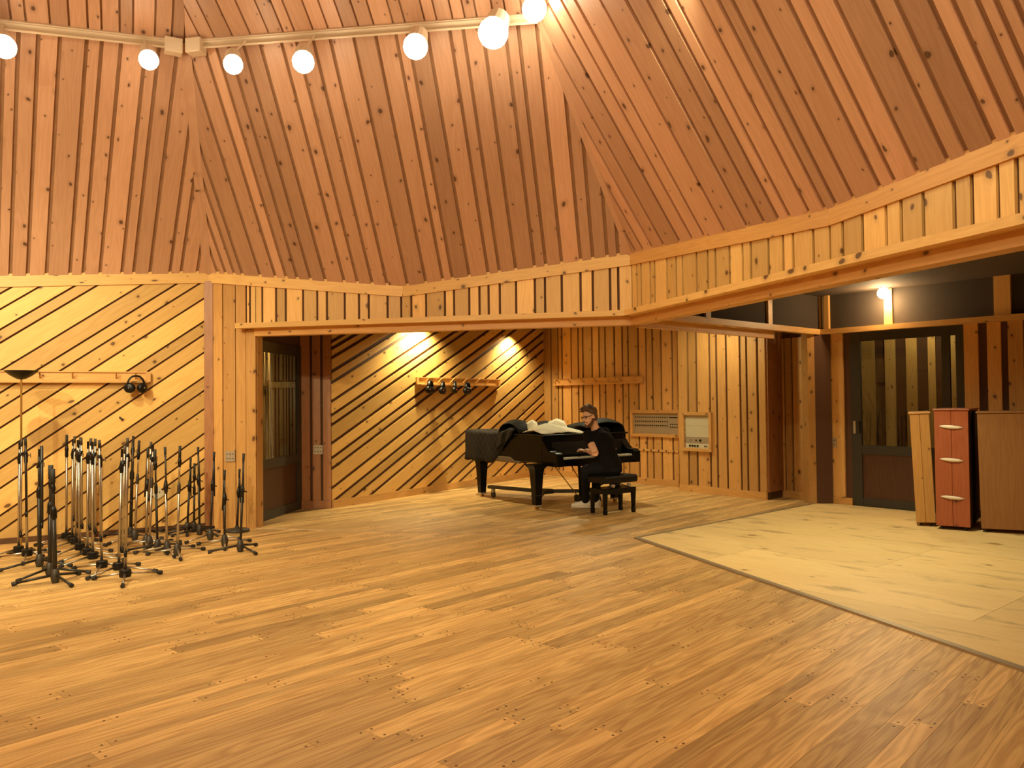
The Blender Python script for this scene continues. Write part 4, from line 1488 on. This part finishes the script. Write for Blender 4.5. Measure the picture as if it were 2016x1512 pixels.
MB().box((0, 0.215, 0.93), (1.38, 0.05, 0.14)).build('front_rail', 'lacquer', piano, bevel=0.006)
wk, bk = MB(), MB()
for i in range(52):
    x = -0.615 + 0.02365 * (i + 0.5)
    wk.box((x, 0.01, 0.705), (0.0226, 0.16, 0.032))
for i in range(51):
    if i % 7 in (0, 2, 3, 5, 6):
        bk.box((-0.615 + 0.02365 * (i + 1), 0.045, 0.726), (0.011, 0.095, 0.016))
wk.build('white_keys', 'ivory', piano, kind='stuff')
bk.build('black_keys', 'satin_black', piano, kind='stuff')
PI = Matrix.Rotation(-PANG, 3, 'Z')
lg1 = PI @ (fl(1057, 1003) - kc)
lg3 = PI @ (fl(949, 977) - kc)
legs_xy = [(lg1.x, lg1.y), (0.60, lg1.y), (lg3.x, lg3.y)]
for x, y in legs_xy:
    lg = MB()
    lg.tube([(x, y, 0.625), (x, y, 0.60), (x, y, 0.56), (x, y, 0.50), (x, y, 0.20), (x, y, 0.185), (x, y, 0.17), (x, y, 0.06)],
            [0.165, 0.16, 0.115, 0.10, 0.075, 0.085, 0.075, 0.068], 4, ref=(1, 1, 0))
    l_ = lg.build('leg', 'lacquer', piano, bevel=0.006)
    cs = MB().box((x, y, 0.052), (0.10, 0.10, 0.022)).build('caster_cup', 'outlet', l_)
    MB().cyl((x - 0.02, y, 0.022), (x + 0.02, y, 0.022), 0.022, n=14).build('wheel', 'brass', l_)
# pedal lyre
ly = MB()
for s_ in (-0.06, 0.06):
    ly.tube([(s_, 0.30, 0.61), (s_, 0.28, 0.14)], [0.022, 0.018], 8)
ly.box((0, 0.29, 0.585), (0.24, 0.12, 0.05))
lyo = ly.build('lyre', 'lacquer', piano)
MB().box((0, 0.25, 0.105), (0.27, 0.17, 0.09)).build('pedal_box', 'lacquer', lyo, bevel=0.01)
for x in (-0.06, 0, 0.06):
    MB().box((x, 0.13, 0.09), (0.028, 0.11, 0.012)).build('pedal', 'brass', lyo)
for x in (-0.02, 0.02):
    MB().cyl((x, 0.26, 0.15), (x, 0.27, 0.6), 0.005, n=6).build('pedal_rod', 'brass', lyo)
MB().tube([(-0.10, 0.30, 0.14), (-0.20, 0.80, 0.61)], 0.008, 6).build('brace_rod', 'brass', lyo)
MB().tube([(0.10, 0.30, 0.14), (0.12, 0.80, 0.61)], 0.008, 6).build('brace_rod', 'brass', lyo)
MB().box((0.0, 1.2, 0.60), (0.9, 0.09, 0.06)).build('under_beam', 'satin_black', piano)

# ---- dolly under the piano
ctr = V3((sum(p[0] for p in legs_xy) / 3, sum(p[1] for p in legs_xy) / 3, 0))
dol = thing('piano_dolly', 'grey three-armed dolly on casters under the piano', 'dolly', kc, PANG)
for i, (x, y) in enumerate(legs_xy):
    e_ = V3((x, y, 0)) - ctr
    L = e_.length
    e_.normalize()
    arm = bar('arm', ctr + Z * 0.16, ctr + e_ * (L - 0.16) + Z * 0.16, 0.09, 0.045, 'cast', dol)
    cpos = ctr + e_ * (L - 0.24)
    MB().box(cpos + Z * 0.11, (0.045, 0.05, 0.06)).build('caster_fork', 'outlet', arm)
    MB().cyl(cpos + V3((-0.018, 0, 0.045)), cpos + V3((0.018, 0, 0.045)), 0.045, n=16).build('wheel', 'cast', arm)
MB().lathe(ctr, [(0.17, 0.135), (0.17, 0.185)], 6).build('hub_plate', 'cast', dol)

# ---- quilted cover
cov = thing('piano_cover', 'black quilted piano cover folded back to show cream lining', 'cover', kc, PANG)


def smooth_noise(x, y, s=0):
    return (math.sin(x * 9.1 + s) * math.cos(y * 7.3 + s * 1.7) + 0.6 * math.sin(x * 17 + y * 13 + s * 2.3) + 0.4 * math.cos(x * 29 - y * 23 + s)) / 2


def offset_out(poly, dist):
    n = len(poly)
    r = []
    for i in range(n):
        a, b, c = V3((*poly[i - 1], 0)), V3((*poly[i], 0)), V3((*poly[(i + 1) % n], 0))
        t = ((b - a).normalized() + (c - b).normalized()).normalized()
        r.append((b.x - t.y * dist, b.y + t.x * dist))
    return r


# tail part: follows the case from the bass side round the tail and up the bent side
tail = [p for p in OUT[1:-1]]
dense = []
seq = [(-0.75, 0.95)] + [p for p in OUT if p[1] > 1.02]
for i in range(len(seq) - 1):
    a, b = seq[i], seq[i + 1]
    m_ = max(1, int(math.hypot(b[0] - a[0], b[1] - a[1]) / 0.05))
    for k in range(m_):
        dense.append((a[0] + (b[0] - a[0]) * k / m_, a[1] + (b[1] - a[1]) * k / m_))
dense.append(seq[-1])
outl = []
for i, p in enumerate(dense):
    a, b = dense[max(0, i - 1)], dense[min(len(dense) - 1, i + 1)]
    tx, ty = b[0] - a[0], b[1] - a[1]
    l_ = math.hypot(tx, ty)
    outl.append((p[0] - ty / l_ * 0.025, p[1] + tx / l_ * 0.025))
rows = 9
vs, fs = [], []
nD = len(outl)
for r_ in range(rows + 1):
    for i, (x, y) in enumerate(outl):
        t = r_ / rows
        # bass side: front edge slants, lower hem starts further back
        s_len = i / (nD - 1)
        zb = 0.575 + 0.012 * math.sin(i * 0.9)
        if x < -0.6 and y < 1.45:
            zb = 1.02 - (y - 0.95) / 0.5 * 0.42
            zb = min(1.02, max(0.59, zb))
        z = 1.04 + (zb - 1.04) * t
        k_ = 1 + 0.012 * math.sin(i * 1.3 + r_) * t
        fl_ = 0.012 * t * math.sin(i * 0.7)
        vs.append(V3((x * k_ + (-fl_ if x < -0.6 else fl_), y + 0.5 * fl_, z)))
for r_ in range(rows):
    for i in range(nD - 1):
        fs.append((r_ * nD + i, r_ * nD + i + 1, (r_ + 1) * nD + i + 1, (r_ + 1) * nD + i))
# top sheet
top0 = len(vs)
cx_, cy_ = -0.38, 1.6
rings = 5
for q_ in range(1, rings + 1):
    for i, (x, y) in enumerate(outl):
        f_ = q_ / rings
        vs.append(V3((x + (cx_ - x) * f_, y + (max(1.0, min(2.3, y)) * 0.6 + cy_ * 0.4 - y) * f_, 1.042 + 0.012 * smooth_noise(x * (1 - f_), y, 3))))
for q_ in range(rings):
    for i in range(nD - 1):
        a0 = (i if q_ == 0 else top0 + (q_ - 1) * nD + i)
        b0 = top0 + q_ * nD + i
        fs.append((a0, b0, b0 + 1, a0 + 1))
o = MB().add(vs, fs).build('tail_drape', 'quilt', cov, smooth=True)
o.modifiers.new('solid', 'SOLIDIFY').thickness = 0.012


def heap(nm, mat, pts_fn, nu, nv, **kw):
    vs = [pts_fn(i / (nu - 1), j / (nv - 1)) for j in range(nv) for i in range(nu)]
    fs = [(j * nu + i, j * nu + i + 1, (j + 1) * nu + i + 1, (j + 1) * nu + i) for j in range(nv - 1) for i in range(nu - 1)]
    o_ = MB().add(vs, fs).build(nm, mat, cov, smooth=True, **kw)
    sm = o_.modifiers.new('solid', 'SOLIDIFY')
    sm.thickness = 0.015
    ss = o_.modifiers.new('sub', 'SUBSURF')
    ss.levels = ss.render_levels = 1
    return o_


# rolled-back fold across the lid, from the bass rim to the treble rim
def fold(u, v):
    x = -0.80 + 1.62 * u
    ph = v * math.pi
    w_ = 0.30
    yc = 1.02 + 0.16 * math.sin(u * 3.1) - 0.25 * u
    h = 0.115 + 0.06 * math.sin(u * 5.2 + 0.6) + 0.03 * math.sin(u * 17) + 0.09 * max(0, u - 0.35)
    y = yc - math.cos(ph) * w_ * (0.9 + 0.2 * math.sin(u * 9))
    z = 1.03 + max(0.0, math.sin(ph)) * h + 0.012 * smooth_noise(x, y * 2, 1)
    return V3((x, y, z))


heap('folded_roll', 'quilt', fold, 40, 12)


def bass_flap(u, v):
    # the folded cloth hanging a little over the bass rim
    y = 0.86 + 0.44 * u
    d_ = v
    if d_ < 0.3:
        return V3((-0.70 - 0.09 * d_ / 0.3, y, 1.10 - 0.05 * d_ + 0.03 * math.sin(u * 6)))
    return V3((-0.79 - 0.012 * math.sin(u * 12), y + 0.10 * d_, 1.085 - (d_ - 0.3) * (0.16 + 0.30 * u)))


heap('side_flap', 'quilt', bass_flap, 12, 8)


def lining(u, v):
    x = -0.735 + 0.78 * u
    y = 0.27 + 0.50 * v
    z = 1.04 + 0.135 * math.sin(math.pi * min(1, v * 1.0 + 0.02)) * (0.75 + 0.25 * math.sin(u * 5)) * math.sin(math.pi * (0.06 + 0.88 * u)) ** 0.5
    z += 0.014 * smooth_noise(x * 1.3, y * 2, 5)
    return V3((x, y, z))


heap('lining', 'cream', lining, 26, 14)
for nm, c0, w_, hh_ in (('lining_peak', (-0.55, 0.80), 0.16, 0.175), ('lining_peak', (-0.15, 0.74), 0.26, 0.185)):
    vs, fs = [], []
    for k in range(10):
        q = 2 * math.pi * k / 10
        vs.append(V3((c0[0] + w_ * math.cos(q), c0[1] + 0.09 * math.sin(q), 1.05)))
    for k in range(10):
        q = 2 * math.pi * k / 10
        vs.append(V3((c0[0] + w_ * 0.55 * math.cos(q) + 0.02, c0[1] + 0.05 * math.sin(q), 1.05 + hh_ * (0.66 + 0.14 * math.sin(3 * q + 1)))))
    vs.append(V3((c0[0] + 0.03, c0[1], 1.05 + hh_)))
    for k in range(10):
        k2 = (k + 1) % 10
        fs += [(k, k2, 10 + k2, 10 + k), (10 + k, 10 + k2, 20)]
    MB().add(vs, fs).build(nm, 'cream', cov, smooth=True)


# treble side: heap that slides over the right rim and hangs down
def treble(u, v):
    y = 0.26 + 0.62 * u
    s_ = v
    if s_ < 0.55:
        t = s_ / 0.55
        x = 0.05 + 0.68 * t
        z = 1.05 + (0.16 + 0.02 * math.sin(u * 7)) * math.sin(math.pi * (0.12 + 0.62 * t)) * (0.45 + 0.55 * math.sin(math.pi * (0.15 + 0.8 * u)))
    else:
        t = (s_ - 0.55) / 0.45
        x = 0.73 + 0.05 * min(1, t * 3) + 0.012 * math.sin(u * 9)
        z = 1.13 - 0.34 * t
    return V3((x, y, z + 0.008 * smooth_noise(y * 2, s_ * 2, 7)))


heap('treble_drape', 'quilt', treble, 16, 22)


def under(u, v):
    y = 1.42 + 0.02 * math.sin(v * 3) - (0.70) * u
    z = 0.60 + 0.085 * v * (1 if u < 0.65 else 0.4)
    return V3((-0.765, y + 0.02, z))


heap('hanging_lining', 'olive', under, 12, 4)

# ================================================================== BENCH
BA, BB_, BC, BD = fl(1166, 1010), fl(1193, 1014), fl(1220, 1003), fl(1249, 1009)
bc = (BA + BB_ + BC + BD) / 4
bang = math.atan2((BD - BB_ + BC - BA).y, (BD - BB_ + BC - BA).x)
BW = ((BD - BB_).length + (BC - BA).length) / 2 + 0.07
BDp = 0.33
bench = thing('piano_bench', 'black padded adjustable piano bench under the pianist', 'bench', bc, bang)
MB().box((0, 0, 0.455), (BW + 0.03, BDp + 0.03, 0.10)).build('seat', 'satin_black', bench, bevel=0.025)
for i in range(3):
    for j in range(2):
        MB().sphere((-BW / 3 + BW / 3 * i, -BDp / 6 + BDp / 3 * j - 0.02, 0.505), (0.014, 0.014, 0.006), 8, 6).build('button', 'lacquer', bench, smooth=True)
MB().box((0, 0, 0.30), (BW - 0.02, BDp - 0.02, 0.07)).build('apron', 'lacquer', bench, bevel=0.005)
for s_ in (-1, 1):
    for k in (-1, 1):
        bar('scissor_bar', (k * (BW / 2 - 0.09), s_ * 0.12, 0.335), (-k * 0.02, s_ * 0.12, 0.405), 0.02, 0.012, 'cast', bench)
    MB().cyl((s_ * (BW / 2 - 0.14), -BDp / 2 + 0.02, 0.375), (s_ * (BW / 2 - 0.14), -BDp / 2 - 0.02, 0.375), 0.022, n=12).build('knob', 'outlet', bench)
for sx in (-1, 1):
    for sy in (-1, 1):
        x, y = sx * (BW / 2 - 0.035), sy * (BDp / 2 - 0.035)
        MB().tube([(x, y, 0.335), (x, y, 0.26), (x, y, 0.06), (x, y, 0.055), (x, y, 0.0)], [0.040, 0.036, 0.027, 0.033, 0.030], 4, ref=(1, 1, 0)).build(
            'leg', 'lacquer', bench, bevel=0.004)
# ================================================================== PIANIST
FWD = V3((-pe.y, pe.x, 0)).normalized()      # towards the piano
LFT = -V3((pe.x, pe.y, 0)).normalized()      # his left hand side
hip = bc + FWD * 0.02 + LFT * 0.03 + Z * 0.585


def A(x, y, dep):
    return at_depth(x, y, dep)


dH = (hip - CAM).dot(FW)
hipL, hipR = hip + LFT * 0.09, hip - LFT * 0.09
chest = hip + FWD * 0.13 + LFT * 0.03 + Z * 0.33
neck0 = hip + FWD * 0.20 + LFT * 0.055 + Z * 0.515
shL = neck0 + LFT * 0.175 - FWD * 0.02 + Z * -0.075
shR = neck0 - LFT * 0.17 + FWD * 0.02 + Z * -0.05
head = A(1160, 821, dH + 0.10)
# legs
kneeL = A(1152, 918, dH + 0.02)
kneeL = up(kneeL, 0.56)
anL = up(fl(1153, 1000), 0.10)
kneeR = kneeL - LFT * 0.22 + FWD * 0.02
anR = up(fl(1172, 1000), 0.10)
kL = kc + Matrix.Rotation(PANG, 3, 'Z') @ V3((-0.33, -0.03, 0.74))
elL = A(1172, 892, dH - 0.16)
wrL = A(1149, 889, dH + 0.08)
hdL = kc + Matrix.Rotation(PANG, 3, 'Z') @ V3((-0.26, 0.0, 0.77))
wrL = hdL - FWD * 0.085 + LFT * -0.035 + Z * 0.035
elR = shR + FWD * 0.10 - LFT * 0.06 - Z * 0.24
hdR = kc + Matrix.Rotation(PANG, 3, 'Z') @ V3((0.28, 0.0, 0.77))
wrR = hdR - FWD * 0.085 + Z * 0.035


def limb(mb, pts, rad, n=12, ref=None):
    # subdivide for smoothness
    P_, R_ = [], []
    for i in range(len(pts) - 1):
        for k in range(4):
            t = k / 4
            P_.append(V3(pts[i]).lerp(V3(pts[i + 1]), t))
            a_, b_ = rad[i], rad[i + 1]
            if isinstance(a_, tuple) or isinstance(b_, tuple):
                a_ = a_ if isinstance(a_, tuple) else (a_, a_)
                b_ = b_ if isinstance(b_, tuple) else (b_, b_)
                R_.append((a_[0] * (1 - t) + b_[0] * t, a_[1] * (1 - t) + b_[1] * t))
            else:
                R_.append(a_ * (1 - t) + b_ * t)
    P_.append(V3(pts[-1]))
    R_.append(rad[-1])
    mb.tube(P_, R_, n, ref=ref)


GAZE = V3((-0.82, -0.52, -0.22)).normalized()
HUP = (V3((-0.18, 0.05, 1)) - GAZE * V3((-0.18, 0.05, 1)).dot(GAZE)).normalized()
HSD = HUP.cross(GAZE).normalized()            # his left
HR = Matrix((GAZE, HSD, HUP)).transposed()    # columns: forward, left, up
hp = lambda x, y, z: head + HR @ V3((x, y, z))

person_root = None
body = MB()
# torso core
tor = [(hip - Z * 0.03, (0.145, 0.10)), (hip + Z * 0.06 + FWD * 0.0, (0.14, 0.10)), (hip.lerp(chest, 0.55), (0.135, 0.095)), (chest, (0.155, 0.105)),
       (neck0 - Z * 0.08 - FWD * 0.02, (0.15, 0.085)), (neck0 - Z * 0.02, (0.07, 0.06))]
limb(body, [t[0] for t in tor], [t[1] for t in tor], 18, ref=LFT)
limb(body, [neck0 - Z * 0.05, neck0 + (head - neck0) * 0.35, hp(-0.03, 0, -0.06)], [0.065, 0.056, 0.052], 14)
# head: skull, face, jaw
body.sphere(head + HR @ V3((-0.012, 0, 0.025)), (0.095, 0.076, 0.09), 18, 12, HR)
body.sphere(head + HR @ V3((0.022, 0, -0.035)), (0.068, 0.062, 0.085), 18, 12, HR)
body.sphere(hp(0.055, 0, -0.095), (0.028, 0.034, 0.026), 12, 8, HR)
body.tube([hp(0.085, 0, 0.012), hp(0.105, 0, -0.02), hp(0.108, 0, -0.032)], [0.009, 0.014, 0.013], 8)
for s_ in (-1, 1):
    body.sphere(hp(-0.012, s_ * 0.078, -0.012), (0.022, 0.010, 0.033), 10, 8, HR)
    body.sphere(hp(0.062, s_ * 0.034, 0.028), (0.02, 0.026, 0.010), 8, 6, HR)
body.tube([hp(0.086, -0.024, -0.066), hp(0.092, 0, -0.064), hp(0.086, 0.024, -0.066)], [0.006, 0.010, 0.006], 8)
# arms
limb(body, [shL, elL], [0.058, 0.047], 12)
limb(body, [elL, elL.lerp(wrL, 0.35), wrL], [0.047, 0.044, 0.029], 12)
limb(body, [shR, elR, wrR], [0.052, 0.042, 0.027], 12)


def hand(w_, tip, side_thumb):
    d_ = (tip - w_)
    fwd = up(d_, 0).normalized()
    lat = V3((-fwd.y, fwd.x, 0))
    palm = w_ + fwd * 0.085 + Z * 0.005
    body.tube([w_ - fwd * 0.01, w_ + fwd * 0.03, w_ + fwd * 0.07, palm], [(0.024, 0.02), (0.033, 0.016), (0.04, 0.014), (0.038, 0.011)], 12, ref=lat)
    for i, ln in enumerate((0.060, 0.072, 0.076, 0.066)):
        o_ = lat * side_thumb * (0.030 - 0.020 * i)
        r0 = palm - fwd * 0.012 + o_
        k1 = r0 + fwd * (ln * 0.5) + Z * 0.010 + o_ * 0.12
        k2 = k1 + fwd * (ln * 0.35) - Z * 0.020
        k3 = k2 + fwd * (ln * 0.12) - Z * 0.024
        body.tube([r0, k1, k2, k3], [0.0095, 0.009, 0.0085, 0.0075], 8)
    b0 = w_ + fwd * 0.03 + lat * side_thumb * 0.028
    body.tube([b0, b0 + fwd * 0.032 + lat * side_thumb * 0.028 - Z * 0.012, b0 + fwd * 0.062 + lat * side_thumb * 0.036 - Z * 0.028], [0.013, 0.011, 0.0085], 8)


# thumbs point to each other: left hand's thumb on its right side
hand(wrL, wrL + FWD + LFT * 0.35, -1)
hand(wrR, wrR + FWD - LFT * 0.2, 1)
# legs and feet under the clothes
limb(body, [hipL, kneeL, anL], [0.075, 0.05, 0.035], 12)
limb(body, [hipR, kneeR, anR], [0.075, 0.05, 0.035], 12)
toeL = V3((-0.95, 0.22, 0)).normalized()
toeR = V3((-0.75, 0.55, 0)).normalized()
for an, td in ((anL, toeL), (anR, toeR)):
    body.tube([an, an - Z * 0.05 + td * 0.02, an - Z * 0.065 + td * 0.14], [(0.034, 0.034), (0.034, 0.03), (0.032, 0.02)], 10)
for i in range(len(body.v)):
    pass
person = body.build('person', 'skin', None, smooth=True, remesh=0.0065)
tag(person, 'bearded person in black tee, dark jeans and white sneakers playing the piano, face turned left', 'person')
WM[person] = Matrix.Identity(4)
# tee shirt
tee = MB()
tt = [(hip - Z * 0.045 - FWD * 0.01, (0.175, 0.135)), (hip + Z * 0.05 - FWD * 0.01, (0.172, 0.132)), (hip.lerp(chest, 0.5) - FWD * 0.012, (0.165, 0.122)), (chest - FWD * 0.005, (0.198, 0.14)),
      (neck0 - Z * 0.075 - FWD * 0.02, (0.195, 0.112)), (neck0 - Z * 0.012, (0.095, 0.075)), (neck0 + (head - neck0) * 0.10, (0.066, 0.064))]
limb(tee, [t[0] for t in tt], [t[1] for t in tt], 20, ref=LFT)
limb(tee, [shL - LFT * 0.04 + Z * 0.005, shL, shL.lerp(elL, 0.50)], [0.075, 0.074, 0.066], 14)
limb(tee, [shR + LFT * 0.04 + Z * 0.005, shR, shR.lerp(elR, 0.62)], [0.075, 0.072, 0.062], 14)
tee.build('tee_shirt', 'tee', person, smooth=True, remesh=0.009)
jn = MB()
jn.sphere(hip - Z * 0.01, (0.175, 0.15, 0.105), 16, 10, Matrix.Rotation(PANG, 3, 'Z'))
for h_, k_, a_ in ((hipL, kneeL, anL), (hipR, kneeR, anR)):
    limb(jn, [h_, h_.lerp(k_, 0.5) + Z * 0.012, k_, k_ - Z * 0.05 + (a_ - k_) * 0.05, k_.lerp(a_, 0.5), a_ + Z * 0.0], [0.098, 0.092, 0.074, 0.073, 0.062, 0.055], 14)
jn.build('jeans', 'jeans', person, smooth=True, remesh=0.010)
for an, td in ((anL, toeL), (anR, toeR)):
    sh = MB()
    b0 = up(an, 0)
    sh.tube([b0 - td * 0.075 + Z * 0.055, b0 - td * 0.03 + Z * 0.06, b0 + td * 0.06 + Z * 0.052, b0 + td * 0.14 + Z * 0.042, b0 + td * 0.20 + Z * 0.034],
            [(0.038, 0.05), (0.042, 0.056), (0.046, 0.048), (0.048, 0.036), (0.034, 0.026)], 14, ref=V3((-td.y, td.x, 0)))
    sh.tube([b0 - td * 0.02 + Z * 0.06, b0 - td * 0.015 + Z * 0.125], [(0.045, 0.052), (0.046, 0.05)], 12, ref=V3((-td.y, td.x, 0)))
    so = sh.build('sneaker', 'white_shoe', person, smooth=True, remesh=0.008)
    sl = MB().tube([b0 - td * 0.085 + Z * 0.012, b0 - td * 0.02 + Z * 0.012, b0 + td * 0.12 + Z * 0.012, b0 + td * 0.20 + Z * 0.012],
                   [(0.034, 0.012), (0.042, 0.012), (0.05, 0.012), (0.036, 0.012)], 12, ref=V3((-td.y, td.x, 0)))
    sl.build('sole', 'white_shoe', so, smooth=True)
# hair: cap with volume and tufts
hr = MB()
hr.sphere(hp(-0.042, 0, 0.062), (0.100, 0.092, 0.082), 18, 12, HR)
for q_ in (-0.05, -0.02, 0.01, 0.04):
    hr.tube([hp(-0.02, q_, 0.105), hp(0.03, q_ * 1.1, 0.135), hp(0.07, q_ * 1.2 - 0.01, 0.150 - abs(q_) * 0.4)], [0.034, 0.028, 0.010], 8)
hr.sphere(hp(-0.06, 0, 0.0), (0.066, 0.080, 0.085), 16, 10, HR)
random.seed(21)
for k in range(46):
    th_, ph_ = random.uniform(0, 2 * math.pi), random.uniform(0.0, 1.15)
    dv = V3((math.sin(ph_) * math.cos(th_), math.sin(ph_) * math.sin(th_), math.cos(ph_)))
    c0 = V3((-0.028 + 0.092 * dv.x, 0.082 * dv.y, 0.055 + 0.08 * dv.z))
    tan = V3((0.5 + random.uniform(-0.3, 0.5), random.uniform(-0.6, 0.6), random.uniform(-0.2, 0.4)))
    hr.tube([hp(*c0), hp(*(c0 + dv * 0.018 + tan * 0.018)), hp(*(c0 + dv * 0.024 + tan * 0.05))], [0.017, 0.014, 0.005], 6)
hr.build('hair', 'hair', person, smooth=True, remesh=0.007)
bd = MB()
pts = [(-0.005, 0.074, -0.02), (0.012, 0.072, -0.06), (0.04, 0.056, -0.092), (0.066, 0.028, -0.112), (0.074, 0, -0.118)]
full = [hp(*p) for p in pts] + [hp(p[0], -p[1], p[2]) for p in pts[-2::-1]]
bd.tube(full, [0.012, 0.017, 0.022, 0.022, 0.022, 0.022, 0.022, 0.017, 0.012], 10)
bd.tube([hp(0.072, -0.034, -0.07), hp(0.094, -0.012, -0.048), hp(0.094, 0.012, -0.048), hp(0.072, 0.034, -0.07)], [0.008, 0.007, 0.007, 0.008], 8)
bd.build('beard', 'beard', person, smooth=True, remesh=0.006)
gl = MB()
for s_ in (-1, 1):
    ring = [hp(0.094 - 0.006 * abs(math.cos(q)), s_ * 0.034 + 0.026 * math.cos(q), 0.012 + 0.019 * math.sin(q)) for q in [2 * math.pi * k / 14 for k in range(15)]]
    gl.tube(ring, 0.0032, 6, cap=False)
    gl.tube([hp(0.088, s_ * 0.06, 0.016), hp(-0.005, s_ * 0.080, 0.012)], 0.003, 6)
gl.tube([hp(0.096, -0.009, 0.016), hp(0.099, 0, 0.019), hp(0.096, 0.009, 0.016)], 0.003, 6)
gl.build('glasses', 'satin_black', person, smooth=True)
ey = MB()
for s_ in (-1, 1):
    ey.sphere(hp(0.074, s_ * 0.033, 0.012), (0.012, 0.013, 0.009), 8, 6, HR)
ey.build('eyes', 'satin_black', person, smooth=True)
